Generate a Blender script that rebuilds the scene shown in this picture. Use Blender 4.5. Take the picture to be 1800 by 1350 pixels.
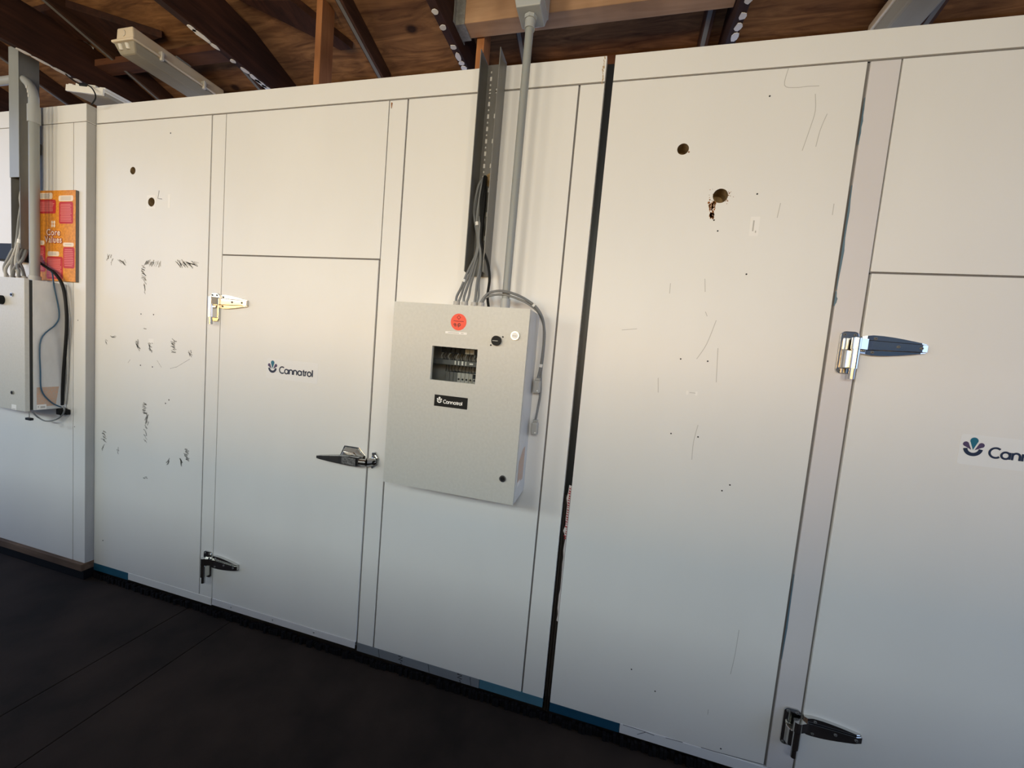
import bpy, bmesh, math, random
from mathutils import Vector, Matrix
random.seed(7)
for o in list(bpy.data.objects): bpy.data.objects.remove(o, do_unlink=True)
scene = bpy.context.scene
COL = scene.collection

# ------------------------------------------------------------------ camera
FPX = 683.675
CAM = Vector((0.0, -1.69, 1.6508))
RC = ((0.96492173, 0.10316981, -0.24141675), (0.2476109, -0.05198347, 0.96746398), (0.08726339, -0.99330444, -0.07570595))
cd = bpy.data.cameras.new('camera'); cam = bpy.data.objects.new('camera', cd); COL.objects.link(cam)
cd.sensor_fit = 'HORIZONTAL'; cd.sensor_width = 36.0; cd.lens = FPX / 1800 * 36.0; cd.clip_start = 0.02
cam.matrix_world = Matrix(((RC[0][0], -RC[0][1], -RC[0][2], CAM.x), (RC[1][0], -RC[1][1], -RC[1][2], CAM.y),
                           (RC[2][0], -RC[2][1], -RC[2][2], CAM.z), (0, 0, 0, 1)))
scene.camera = cam
# ------------------------------------------------------------------ world, light, exposure
scene.view_settings.view_transform = 'Standard'; scene.view_settings.look = 'None'
scene.view_settings.gamma = 1.0; scene.view_settings.use_curve_mapping = False
scene.view_settings.exposure = 0.07
wd = bpy.data.worlds.new('overcast_world'); scene.world = wd; wd.use_nodes = True
wnt = wd.node_tree; bg = wnt.nodes['Background']; bg.inputs[1].default_value = 2.7
wtc = wnt.nodes.new('ShaderNodeTexCoord'); wsp = wnt.nodes.new('ShaderNodeSeparateXYZ'); wrp = wnt.nodes.new('ShaderNodeValToRGB')
wrp.color_ramp.elements[0].position = 0.495; wrp.color_ramp.elements[0].color = (0.030, 0.026, 0.022, 1)      # dark yard
wrp.color_ramp.elements[1].position = 0.505; wrp.color_ramp.elements[1].color = (0.44, 0.60, 0.96, 1)          # clear sky
wmr = wnt.nodes.new('ShaderNodeMapRange'); wmr.inputs[1].default_value = -1; wmr.inputs[2].default_value = 1
wnt.links.new(wtc.outputs['Generated'], wsp.inputs[0]); wnt.links.new(wsp.outputs[2], wmr.inputs[0]); wnt.links.new(wmr.outputs[0], wrp.inputs[0]); wnt.links.new(wrp.outputs[0], bg.inputs[0])
WALL_Y = -3.1
# window bays in the rear wall: x range, brightness (weights set to balance the light along the cold rooms)
WIN = [(-6.4, -4.9, 0.60), (-4.375, -3.725, 1.65), (-2.975, -2.325, 1.88), (-1.575, -0.925, 1.82), (-0.175, 0.475, 1.72), (1.1, 1.7, 1.35)]
SHADE = (2.2, 3.5)                                                                # added bay of dark tinted glass, so the right hinge reflects dim blue
ROWS = [((1.60, 2.08), (1.0, 0.55, 0.12), 8.8), ((2.12, 2.62), (0.93, 1.0, 0.92), 12.4)]   # (sill, head), colour, radiance: low sunlit yard, bright sky above it
for x0, x1, wk in WIN:
    for (z0, z1), colr, rad in ROWS:
        ld = bpy.data.lights.new('window_daylight', 'AREA'); ld.shape = 'RECTANGLE'
        ld.size = x1 - x0 - 0.08; ld.size_y = z1 - z0 - 0.08
        ld.color, k_ = colr, rad * wk
        ld.energy = k_ * math.pi * ld.size * ld.size_y
        lo = bpy.data.objects.new('window_daylight', ld); COL.objects.link(lo)
        lo.location = ((x0 + x1) / 2, WALL_Y + 0.02, (z0 + z1) / 2); lo.rotation_euler = (math.pi / 2, 0, 0)

# ------------------------------------------------------------------ pixel -> direction helpers
def ray(u, v):
    a, b = (u - 900) / FPX, (v - 675) / FPX
    return Vector((RC[0][0]*a + RC[0][1]*b + RC[0][2], RC[1][0]*a + RC[1][1]*b + RC[1][2], RC[2][0]*a + RC[2][1]*b + RC[2][2]))
def PY(u, v, y=0.0):
    r = ray(u, v); return CAM + r * ((y - CAM.y) / r.y)
def PXP(u, v, x):
    r = ray(u, v); return CAM + r * ((x - CAM.x) / r.x)
RA, RB = 3.32, -0.30                       # roof sheathing underside: z = RA + RB*y
def roofz(y, off=0.0): return RA + RB * y + off
def PR(u, v, off=0.0):
    r = ray(u, v); t = (RA + off + RB * CAM.y - CAM.z) / (r.z - RB * r.y); return CAM + r * t

# ------------------------------------------------------------------ materials
MAT = {}
def mat(name, color, rough=0.5, metal=0.0, var=0.0, scale=(8, 8, 8), bump=0.0, bscale=60.0, spec=0.5, col2=None, detail=4.0, emit=None, coat=0.0, ramp=(0.35, 0.65)):
    if name in MAT: return MAT[name]
    m = bpy.data.materials.new(name); m.use_nodes = True; nt = m.node_tree; b = nt.nodes['Principled BSDF']
    b.inputs['Base Color'].default_value = (*color, 1); b.inputs['Roughness'].default_value = rough
    b.inputs['Metallic'].default_value = metal; b.inputs['Specular IOR Level'].default_value = spec
    if coat: b.inputs['Coat Weight'].default_value = coat
    tc = nt.nodes.new('ShaderNodeTexCoord')
    if var or col2:
        mp = nt.nodes.new('ShaderNodeMapping'); mp.inputs['Scale'].default_value = scale
        nz = nt.nodes.new('ShaderNodeTexNoise'); nz.inputs['Scale'].default_value = 1.0; nz.inputs['Detail'].default_value = detail
        rp = nt.nodes.new('ShaderNodeValToRGB')
        c2 = col2 if col2 else tuple(c * (1 - var) for c in color)
        rp.color_ramp.elements[0].color = (*c2, 1); rp.color_ramp.elements[1].color = (*color, 1)
        rp.color_ramp.elements[0].position = ramp[0]; rp.color_ramp.elements[1].position = ramp[1]
        nt.links.new(tc.outputs['Object'], mp.inputs[0]); nt.links.new(mp.outputs[0], nz.inputs[0])
        nt.links.new(nz.outputs['Fac'], rp.inputs[0]); nt.links.new(rp.outputs[0], b.inputs['Base Color'])
    if bump:
        n2 = nt.nodes.new('ShaderNodeTexNoise'); n2.inputs['Scale'].default_value = bscale; n2.inputs['Detail'].default_value = 3
        bp = nt.nodes.new('ShaderNodeBump'); bp.inputs['Strength'].default_value = bump; bp.inputs['Distance'].default_value = 0.002
        nt.links.new(tc.outputs['Object'], n2.inputs[0]); nt.links.new(n2.outputs['Fac'], bp.inputs['Height']); nt.links.new(bp.outputs[0], b.inputs['Normal'])
    MAT[name] = m; return m
def wood(name, c1, c2, axis='x', knots=False, rough=0.75):
    """grain stretched along one axis, optional dark knots"""
    m = bpy.data.materials.new(name); m.use_nodes = True; nt = m.node_tree; b = nt.nodes['Principled BSDF']
    b.inputs['Roughness'].default_value = rough; b.inputs['Specular IOR Level'].default_value = 0.25
    tc = nt.nodes.new('ShaderNodeTexCoord'); mp = nt.nodes.new('ShaderNodeMapping')
    mp.inputs['Scale'].default_value = {'x': (2.6, 30, 30) if not knots else (3.2, 22, 22), 'y': (30, 2.6, 30), 'z': (30, 30, 2.6)}[axis]
    nz = nt.nodes.new('ShaderNodeTexNoise'); nz.inputs['Scale'].default_value = 1.0; nz.inputs['Detail'].default_value = 9; nz.inputs['Roughness'].default_value = 0.62; nz.inputs['Distortion'].default_value = 1.4 if knots else 0.6
    rp = nt.nodes.new('ShaderNodeValToRGB'); rp.color_ramp.elements[0].color = (*c2, 1); rp.color_ramp.elements[1].color = (*c1, 1)
    rp.color_ramp.elements[0].position = 0.3; rp.color_ramp.elements[1].position = 0.68
    nt.links.new(tc.outputs['Object'], mp.inputs[0]); nt.links.new(mp.outputs[0], nz.inputs[0]); nt.links.new(nz.outputs['Fac'], rp.inputs[0])
    out = rp.outputs[0]
    # broad blotches
    n3 = nt.nodes.new('ShaderNodeTexNoise'); n3.inputs['Scale'].default_value = 3.2; n3.inputs['Detail'].default_value = 3
    r3 = nt.nodes.new('ShaderNodeValToRGB'); r3.color_ramp.elements[0].color = (0.55, 0.5, 0.48, 1); r3.color_ramp.elements[1].color = (1.1, 1.05, 1, 1)
    r3.color_ramp.elements[0].position = 0.3; r3.color_ramp.elements[1].position = 0.7
    mx = nt.nodes.new('ShaderNodeMix'); mx.data_type = 'RGBA'; mx.blend_type = 'MULTIPLY'; mx.inputs[0].default_value = 1.0
    nt.links.new(tc.outputs['Object'], n3.inputs[0]); nt.links.new(n3.outputs['Fac'], r3.inputs[0])
    nt.links.new(out, mx.inputs[6]); nt.links.new(r3.outputs[0], mx.inputs[7]); out = mx.outputs[2]
    if knots:
        vm = nt.nodes.new('ShaderNodeMapping'); vm.inputs['Scale'].default_value = (3.0, 4.6, 1.0)
        vo = nt.nodes.new('ShaderNodeTexVoronoi'); vo.inputs['Scale'].default_value = 1.0; vo.inputs['Randomness'].default_value = 1.0
        kr = nt.nodes.new('ShaderNodeValToRGB'); kr.color_ramp.elements[0].color = (0.16, 0.12, 0.1, 1); kr.color_ramp.elements[1].color = (1, 1, 1, 1)
        kr.color_ramp.elements[0].position = 0.06; kr.color_ramp.elements[1].position = 0.125
        m2 = nt.nodes.new('ShaderNodeMix'); m2.data_type = 'RGBA'; m2.blend_type = 'MULTIPLY'; m2.inputs[0].default_value = 1.0
        nt.links.new(tc.outputs['Object'], vm.inputs[0]); nt.links.new(vm.outputs[0], vo.inputs[0]); nt.links.new(vo.outputs['Distance'], kr.inputs[0])
        nt.links.new(out, m2.inputs[6]); nt.links.new(kr.outputs[0], m2.inputs[7]); out = m2.outputs[2]
    nt.links.new(out, b.inputs['Base Color'])
    bp = nt.nodes.new('ShaderNodeBump'); bp.inputs['Strength'].default_value = 0.25; bp.inputs['Distance'].default_value = 0.003
    nt.links.new(nz.outputs['Fac'], bp.inputs['Height']); nt.links.new(bp.outputs[0], b.inputs['Normal'])
    MAT[name] = m; return m
def glass(name, tint=(0.93, 0.95, 0.95)):
    m = bpy.data.materials.new(name); m.use_nodes = True; nt = m.node_tree; nt.nodes.remove(nt.nodes['Principled BSDF'])
    o = nt.nodes['Material Output']; t = nt.nodes.new('ShaderNodeBsdfTransparent'); t.inputs[0].default_value = (*tint, 1)
    g = nt.nodes.new('ShaderNodeBsdfGlossy'); g.inputs['Roughness'].default_value = 0.03
    f = nt.nodes.new('ShaderNodeFresnel'); f.inputs[0].default_value = 1.45; x = nt.nodes.new('ShaderNodeMixShader')
    nt.links.new(f.outputs[0], x.inputs[0]); nt.links.new(t.outputs[0], x.inputs[1]); nt.links.new(g.outputs[0], x.inputs[2]); nt.links.new(x.outputs[0], o.inputs[0])
    MAT[name] = m; return m
WHITE = mat('panel_white_paint', (0.80, 0.795, 0.775), 0.42, var=0.035, scale=(2.2, 2.2, 1.2), bump=0.05, bscale=180)
FILM = mat('panel_grey_film', (0.70, 0.675, 0.68), 0.35, var=0.03, scale=(3, 3, 2))
SEAL = mat('seam_sealant_grey', (0.17, 0.16, 0.155), 0.7)
GASK = mat('black_gasket', (0.008, 0.010, 0.011), 0.45)
FOAM = mat('insulation_foam', (0.36, 0.25, 0.12), 0.9, var=0.4, scale=(60, 60, 60), bump=0.6, bscale=90)
RUST = mat('rust_stain', (0.42, 0.17, 0.04), 0.9, col2=(0.12, 0.04, 0.012), scale=(120, 120, 120))
CHROME = mat('polished_steel', (0.62, 0.62, 0.60), 0.13, 1.0)
CHROMED = mat('cast_zinc', (0.42, 0.42, 0.41), 0.22, 1.0)
SCREW = mat('screw_steel', (0.5, 0.5, 0.5), 0.3, 1.0)
SCREWD = mat('dull_screw', (0.14, 0.14, 0.135), 0.6, 0.0)
CAB = mat('cabinet_grey_paint', (0.56, 0.565, 0.535), 0.38, var=0.06, scale=(90, 90, 90), bump=0.12, bscale=240)
CABSIDE = mat('cabinet_side_paint', (0.66, 0.67, 0.67), 0.3, var=0.08, scale=(30, 30, 12))
TROUGH = mat('galvanised_channel', (0.22, 0.215, 0.20), 0.5, 0.35, var=0.12, scale=(20, 20, 6))
PVC = mat('grey_conduit', (0.30, 0.315, 0.305), 0.42, var=0.08, scale=(15, 15, 4))
PVCL = mat('grey_fitting', (0.37, 0.385, 0.385), 0.4)
CABLE = mat('grey_cable', (0.19, 0.20, 0.205), 0.45)
CABLEL = mat('light_grey_cable', (0.42, 0.42, 0.40), 0.45)
BLACK = mat('black_plastic', (0.008, 0.0085, 0.009), 0.55, spec=0.2)
BLUEC = mat('blue_cable', (0.03, 0.09, 0.16), 0.45)
GLAND = mat('cable_gland_grey', (0.43, 0.42, 0.40), 0.45)
TAGW = mat('white_tag', (0.82, 0.82, 0.80), 0.5)
PAPER = mat('label_paper', (0.86, 0.85, 0.83), 0.55)
REDST = mat('red_sticker', (0.87, 0.075, 0.03), 0.5)
INK = mat('black_ink', (0.02, 0.02, 0.022), 0.6)
INKR = mat('dark_red_ink', (0.30, 0.01, 0.01), 0.6)
PENCIL = mat('pencil_grey', (0.50, 0.49, 0.47), 0.7)
RESID = mat('adhesive_residue', (0.25, 0.245, 0.235), 0.8, col2=(0.50, 0.49, 0.47), scale=(160, 160, 160))
NAVY = mat('logo_navy', (0.012, 0.022, 0.055), 0.45)
PURPLE = mat('logo_purple', (0.075, 0.05, 0.12), 0.45)
TEAL = mat('logo_teal', (0.01, 0.14, 0.22), 0.45)
DECAL = mat('decal_white', (0.84, 0.85, 0.85), 0.3)
BLUEFILM = mat('blue_film', (0.02, 0.115, 0.19), 0.35, var=0.15, scale=(10, 10, 20))
GREYFILM = mat('grey_kick_strip', (0.21, 0.23, 0.26), 0.4, var=0.1, scale=(10, 10, 20))
RUBBER = mat('crumb_rubber', (0.006, 0.006, 0.0075), 0.9, bump=1.0, bscale=160, spec=0.15)
TANFILM = mat('faded_orange_label', (0.62, 0.37, 0.24), 0.5, col2=(0.50, 0.42, 0.36), scale=(130, 130, 130))
FLOORM = mat('dark_concrete', (0.046, 0.034, 0.028), 0.8, col2=(0.022, 0.018, 0.016), scale=(2.6, 2.6, 2.6), detail=8, bump=0.3, bscale=60, spec=0.12)
PLY = wood('plywood_brown', (0.34, 0.175, 0.072), (0.10, 0.042, 0.016), 'x', True)
RAFT = wood('rafter_brown', (0.09, 0.04, 0.02), (0.035, 0.015, 0.009), 'y')
JOIST = wood('joist_dark_red_brown', (0.060, 0.022, 0.011), (0.020, 0.007, 0.004), 'y')
BLOCK = wood('blocking_brown', (0.16, 0.066, 0.03), (0.09, 0.033, 0.015), 'x')
POST = wood('post_orange_fir', (0.42, 0.19, 0.075), (0.28, 0.11, 0.042), 'z')
BEAM = wood('beam_pale_pine', (0.52, 0.335, 0.205), (0.40, 0.245, 0.14), 'x')
SILL = wood('sill_wood', (0.20, 0.135, 0.09), (0.12, 0.08, 0.055), 'x')
PATCH = mat('white_plaster', (0.72, 0.69, 0.66), 0.8)
GALV = mat('galvanised_hanger', (0.34, 0.335, 0.31), 0.6, 0.2, var=0.3, scale=(60, 60, 60))
LAMPB = mat('aged_white_housing', (0.66, 0.55, 0.40), 0.45)
LENS = mat('aged_diffuser', (0.30, 0.265, 0.20), 0.6, spec=0.15, var=0.08, scale=(30, 4, 30))
TUBEM = mat('unlit_tube', (0.62, 0.58, 0.50), 0.3)
LEDW = mat('white_fixture', (0.80, 0.78, 0.72), 0.4)
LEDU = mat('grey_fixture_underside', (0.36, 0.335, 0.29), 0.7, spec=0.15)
STEELW = mat('strap_steel', (0.14, 0.13, 0.115), 0.7, 0.0)
ORANGE = mat('poster_orange', (0.80, 0.31, 0.02), 0.5, col2=(0.62, 0.22, 0.015), scale=(70, 70, 70))
PRED = mat('poster_red', (0.52, 0.02, 0.03), 0.5)
PPINK = mat('poster_pink_text', (0.75, 0.22, 0.2), 0.5)
PCREAM = mat('poster_cream', (0.88, 0.72, 0.58), 0.5)
BACKW = mat('plaster_wall', (0.27, 0.29, 0.32), 0.8, var=0.1, scale=(2, 2, 2))
FRAMEW = mat('window_frame_paint', (0.5, 0.5, 0.48), 0.5)
GLASS = glass('clear_pane'); TINTED = glass('tinted_pane', (0.09, 0.17, 0.20))
DARKIN = mat('cabinet_interior', (0.30, 0.30, 0.29), 0.6)
DUCT = mat('wire_duct_grey', (0.10, 0.105, 0.11), 0.5)
BRK = mat('breaker_grey', (0.40, 0.40, 0.39), 0.4)
TORN = mat('torn_label', (0.62, 0.56, 0.55), 0.6)

# ------------------------------------------------------------------ mesh builder
class MB:
    def __init__(s): s.v = []; s.f = []; s.m = []; s.k = 0
    def mi(s, k): s.k = k; return s
    def poly(s, pts):
        n = len(s.v); s.v += [tuple(p) for p in pts]; s.f.append(tuple(range(n, n + len(pts)))); s.m.append(s.k)
    def box(s, x0, x1, y0, y1, z0, z1):
        if x0 > x1: x0, x1 = x1, x0
        if y0 > y1: y0, y1 = y1, y0
        if z0 > z1: z0, z1 = z1, z0
        n = len(s.v)
        s.v += [(x0,y0,z0),(x1,y0,z0),(x1,y1,z0),(x0,y1,z0),(x0,y0,z1),(x1,y0,z1),(x1,y1,z1),(x0,y1,z1)]
        for f in ((0,3,2,1),(4,5,6,7),(0,1,5,4),(1,2,6,5),(2,3,7,6),(3,0,4,7)):
            s.f.append(tuple(n + i for i in f)); s.m.append(s.k)
        return s
    def hexa(s, a, b):
        """a, b: two matching quads -> solid"""
        n = len(s.v); s.v += [tuple(p) for p in a] + [tuple(p) for p in b]; c = len(a)
        s.f.append(tuple(n + i for i in reversed(range(c)))); s.m.append(s.k); s.f.append(tuple(n + c + i for i in range(c))); s.m.append(s.k)
        for i in range(c):
            j = (i + 1) % c; s.f.append((n + i, n + j, n + c + j, n + c + i)); s.m.append(s.k)
        return s
    def prism_y(s, pts, y0, y1):
        """(x,z) outline extruded from y0 (front) to y1"""
        return s.hexa([(x, y0, z) for x, z in pts], [(x, y1, z) for x, z in pts])
    def cyl(s, a, b, r, n=14, r2=None, cap=True):
        return s.tube([Vector(a), Vector(b)], r, n, r2=r2, cap=cap)
    def tube(s, pts, r, n=8, r2=None, cap=True):
        pts = [Vector(p) for p in pts]; N = len(pts); base = len(s.v); prev = None
        for i, p in enumerate(pts):
            t = (pts[min(i + 1, N - 1)] - pts[max(i - 1, 0)])
            t = t.normalized() if t.length > 1e-9 else Vector((0, 0, 1))
            if prev is None:
                u = t.orthogonal().normalized()
            else:
                u = (prev - t * prev.dot(t)); u = u.normalized() if u.length > 1e-6 else t.orthogonal().normalized()
            prev = u; w = t.cross(u); rr = r if r2 is None else r + (r2 - r) * i / (N - 1)
            for k in range(n):
                a = 2 * math.pi * k / n; q = p + (u * math.cos(a) + w * math.sin(a)) * rr; s.v.append(tuple(q))
        for i in range(N - 1):
            for k in range(n):
                k2 = (k + 1) % n
                s.f.append((base + i*n + k, base + i*n + k2, base + (i+1)*n + k2, base + (i+1)*n + k)); s.m.append(s.k)
        if cap:
            s.f.append(tuple(base + k for k in reversed(range(n)))); s.m.append(s.k)
            s.f.append(tuple(base + (N-1)*n + k for k in range(n))); s.m.append(s.k)
        return s
    def stroke(s, pts, w, y, closed=False):
        """flat ribbon in the x/z plane at depth y, facing the camera side"""
        P = [Vector((a, 0, b)) for a, b in pts]; N = len(P); L = []; R = []
        for i in range(N):
            if closed: t = P[(i + 1) % N] - P[i - 1]
            else: t = P[min(i + 1, N - 1)] - P[max(i - 1, 0)]
            t = t.normalized() if t.length > 1e-9 else Vector((1, 0, 0)); nn = Vector((-t.z, 0, t.x)) * (w / 2)
            L.append(P[i] + nn); R.append(P[i] - nn)
        rng = range(N) if closed else range(N - 1)
        for i in rng:
            j = (i + 1) % N
            s.poly([(R[i].x, y, R[i].z), (R[j].x, y, R[j].z), (L[j].x, y, L[j].z), (L[i].x, y, L[i].z)])
        return s
    def build(s, name, mats, parent=None, bev=0.0, smooth=False, seg=2, loc=None, rot=None):
        me = bpy.data.meshes.new(name); me.from_pydata(s.v, [], s.f)
        mats = mats if isinstance(mats, (list, tuple)) else [mats]
        for m in mats: me.materials.append(m)
        me.polygons.foreach_set('material_index', s.m)
        if smooth: me.polygons.foreach_set('use_smooth', [True] * len(s.f))
        me.update()
        o = bpy.data.objects.new(name, me); COL.objects.link(o)
        if parent is not None: o.parent = parent
        if loc: o.location = loc
        if rot: o.rotation_euler = rot
        if smooth: 
            e = o.modifiers.new('split', 'EDGE_SPLIT'); e.split_angle = math.radians(40)
        if bev:
            b = o.modifiers.new('bevel', 'BEVEL'); b.width = bev; b.segments = seg; b.limit_method = 'ANGLE'; b.angle_limit = math.radians(40)
        return o
def tag(o, label, cat, group=None):
    o['label'] = label; o['category'] = cat
    if group: o['group'] = group
    return o
def thing(name, label, cat, loc=(0, 0, 0), group=None):
    o = bpy.data.objects.new(name, None); COL.objects.link(o); o.location = loc; o.empty_display_size = 0.1
    return tag(o, label, cat, group)
def struct(o): o['kind'] = 'structure'; return o
def arc(cx, cz, r, a0, a1, n=14, rz=None):
    rz = r if rz is None else rz
    return [(cx + r * math.cos(math.radians(a0 + (a1 - a0) * i / n)), cz + rz * math.sin(math.radians(a0 + (a1 - a0) * i / n))) for i in range(n + 1)]
def smoothpath(pts, n=6):
    P = [Vector(p) for p in pts]; out = []
    for i in range(len(P) - 1):
        p0, p1, p2, p3 = P[max(i-1, 0)], P[i], P[i+1], P[min(i+2, len(P)-1)]
        for k in range(n):
            t = k / n
            out.append(0.5 * ((2*p1) + (-p0+p2)*t + (2*p0-5*p1+4*p2-p3)*t*t + (-p0+3*p1-3*p2+p3)*t**3))
    out.append(P[-1]); return out
def rrect(x0, x1, z0, z1, r, n=5):
    return arc(x1-r, z1-r, r, 0, 90, n) + arc(x0+r, z1-r, r, 90, 180, n) + arc(x0+r, z0+r, r, 180, 270, n) + arc(x1-r, z0+r, r, 270, 360, n)

def panel(name, x0, x1, z0, z1, mats, parent, y0=0.0, th=0.08, holes=(), bev=0.0015):
    """flat insulated panel with optional round through holes (x, z, r)"""
    if not holes:
        return MB().box(x0, x1, y0, y0 + th, z0, z1).build(name, mats, parent, bev)
    bm = bmesh.new(); edges = []; rings = []
    def loop(pts):
        vs = [bm.verts.new((x, y0, z)) for x, z in pts]
        es = [bm.edges.new((vs[i], vs[(i+1) % len(vs)])) for i in range(len(vs))]; edges.extend(es); return vs
    outer = loop([(x0, z0), (x1, z0), (x1, z1), (x0, z1)])
    for hx, hz, hr in holes: rings.append(loop([(hx + hr*math.cos(2*math.pi*i/28), hz + hr*math.sin(2*math.pi*i/28)) for i in range(28)]))
    bmesh.ops.triangle_fill(bm, edges=edges, use_beauty=True, use_dissolve=False)
    for f in list(bm.faces):
        c = f.calc_center_median()
        if any((c.x-h[0])**2 + (c.z-h[1])**2 < (h[2]*0.97)**2 for h in holes) and all(v not in outer for v in f.verts): bm.faces.remove(f)
    for f in bm.faces:
        f.normal_update()
        if f.normal.y > 0: f.normal_flip()
    back = [bm.verts.new((v.co.x, y0 + th, v.co.z)) for v in outer]
    for i in range(4): bm.faces.new((outer[(i+1) % 4], outer[i], back[i], back[(i+1) % 4]))
    bm.faces.new(back)
    for ring in rings:
        inner = [bm.verts.new((v.co.x, y0 + th * 0.92, v.co.z)) for v in ring]; n = len(ring)
        for i in range(n):
            f = bm.faces.new((ring[i], ring[(i+1) % n], inner[(i+1) % n], inner[i])); f.material_index = 1
        f = bm.faces.new(inner); f.material_index = 1
    me = bpy.data.meshes.new(name); bm.to_mesh(me); bm.free()
    for m in mats: me.materials.append(m)
    o = bpy.data.objects.new(name, me); COL.objects.link(o); o.parent = parent; return o

# ================================================================== SETTING
# floor slabs with two saw-cut joints square to the cold rooms
floor = struct(MB().box(-7.5, 5.5, -3.3, 3.2, -0.16, -0.02).build('floor', FLOORM))
jx = [-7.5, -4.7, -2.26, -1.942, 0.75, 3.2, 5.5]
for i in range(len(jx) - 1):
    MB().box(jx[i] + 0.002, jx[i+1] - 0.002, -3.3, 3.2, -0.06, 0.0).build('floor_slab', FLOORM, floor, 0.002)
# sloping plywood roof deck
ceiling = struct(MB().hexa([(-7, 0.5, roofz(0.5, 0.03)), (5, 0.5, roofz(0.5, 0.03)), (5, -3.3, roofz(-3.3, 0.03)), (-7, -3.3, roofz(-3.3, 0.03))],
                    [(-7, 0.5, roofz(0.5, 0.06)), (5, 0.5, roofz(0.5, 0.06)), (5, -3.3, roofz(-3.3, 0.06)), (-7, -3.3, roofz(-3.3, 0.06))]).build('ceiling', RAFT))
yy = [0.5, -0.78, -2.0, -3.3]; RX = [-3.945, -3.11, -2.275, -1.438, -0.603, 0.236, 1.075]
xx = [-7.0, -5.4, -3.945 + .019, -1.438 + .019, 1.075 + .019, 3.5, 5.0]
for j in range(3):
    for i in range(len(xx) - 1):
        a, b, c, d = xx[i] + .0015, xx[i+1] - .0015, yy[j+1] + .0015, yy[j] - .0015
        q = [(a, c), (b, c), (b, d), (a, d)]
        MB().hexa([(x, y, roofz(y)) for x, y in q], [(x, y, roofz(y, 0.028)) for x, y in q]).build('plywood_sheet', PLY, ceiling)
# wall with high windows behind the viewer, the source of the daylight
wall = struct(MB().box(-7, 5, WALL_Y - 0.15, WALL_Y, 0, ROWS[0][0][0]).build('wall_rear', BACKW))
MB().box(-7, 5, WALL_Y - 0.15, WALL_Y, ROWS[0][0][1], ROWS[1][0][0]).build('wall_band', BACKW, wall)
MB().box(-7, 5, WALL_Y - 0.15, WALL_Y, ROWS[1][0][1], 4.1).build('wall_header', BACKW, wall)
BAYS = [w[:2] for w in WIN] + [SHADE]; ed = [-7.0] + [e for w in BAYS for e in w] + [5.0]; wn = 0
for (za, zb), _, _ in ROWS:
    for i in range(0, len(ed), 2): MB().box(ed[i], ed[i+1], WALL_Y - 0.15, WALL_Y, za, zb).build('wall_pier', BACKW, wall)
    for x0, x1 in BAYS:
        f = MB(); y0, y1 = WALL_Y - 0.09, WALL_Y - 0.04; wn += 1
        f.box(x0, x0 + .04, y0, y1, za, zb).box(x1 - .04, x1, y0, y1, za, zb).box(x0 + .04, x1 - .04, y0, y1, za, za + .04).box(x0 + .04, x1 - .04, y0, y1, zb - .04, zb)
        fo = struct(f.build('window_%d' % wn, FRAMEW)); MB().box(x0 + .04, x1 - .04, y0 + .02, y0 + .026, za + .04, zb - .04).build('pane', TINTED if (x0, x1) == SHADE else GLASS, fo)
# added light blocker, unseen behind the camera; it keeps the low light off the foot of the cold rooms
struct(MB().box(-7, 5, -2.16, -2.10, 0, 1.66).build('light_blocker', BACKW))

# ================================================================== ROOF TIMBERS
JX = [-4.515, -3.29, -2.108, -0.887, 0.33, 1.555]; JW = 0.040; JZ = 3.06
jl = ['dark ceiling joist far beyond the grey cable trough', 'dark ceiling joist passing over the small white light fixture', 'plaster-spotted dark joist beside the long covered fluorescent light',
      'dark joist that carries the pale pine beam on a metal hanger', 'dark joist with three plaster dabs over the right cold room', 'dark ceiling joist beyond the grey-lensed light over the right cold room']
for i, x in enumerate(JX):
    ya, yb = -3.05, 0.44
    prof = [(ya, JZ), (yb, JZ), (yb, roofz(yb) - 0.002), (0.12, roofz(0.12) - 0.002), (-0.1, JZ + 0.245), (ya, JZ + 0.245)]
    J = MB().hexa([(x, y, z) for y, z in prof], [(x + JW, y, z) for y, z in prof]).build('ceiling_joist', JOIST, None, 0.002)
    tag(J, jl[i], 'joist', 'ceiling joists over the cold rooms')
    ys = {1: (-.2, -.13, -.05, 0.02, .09, .15), 2: (-.19, -.14, -.08, 0.02, .085, .15, .19, .23), 3: (-.1, -.02, .09, .15, .19, .225), 4: (.03, .1, .15, .2)}.get(i, (-.3, -.15, 0, .12))
    for y in ys:
        ln = random.uniform(.012, .026) if i in (3, 4) else random.uniform(.016, .045); n = 9
        x0 = x + (.004 if i < 4 else .016); pts = []
        for k in range(n):
            a = 2*math.pi*k/n; rr = random.uniform(.75, 1.15)
            pts.append((x0 + .0125 + .0155*rr*math.cos(a), y + ln*rr*math.sin(a)))
        MB().hexa([(p[0], p[1], JZ - .0025) for p in pts], [(p[0], p[1], JZ + .001) for p in pts]).build('plaster_dab', PATCH, J)
RLAB = ['dark rafter beyond the covered cable channel', 'dark rafter above the small white strip light', 'dark rafter beside the plaster-spotted joist', 'dark rafter with steel strip near the tall orange post', 'dark rafter seen behind the pale beam and conduit', 'dark rafter beside the joist with few plaster dabs', 'dark rafter next to the grey-lensed light']
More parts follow.
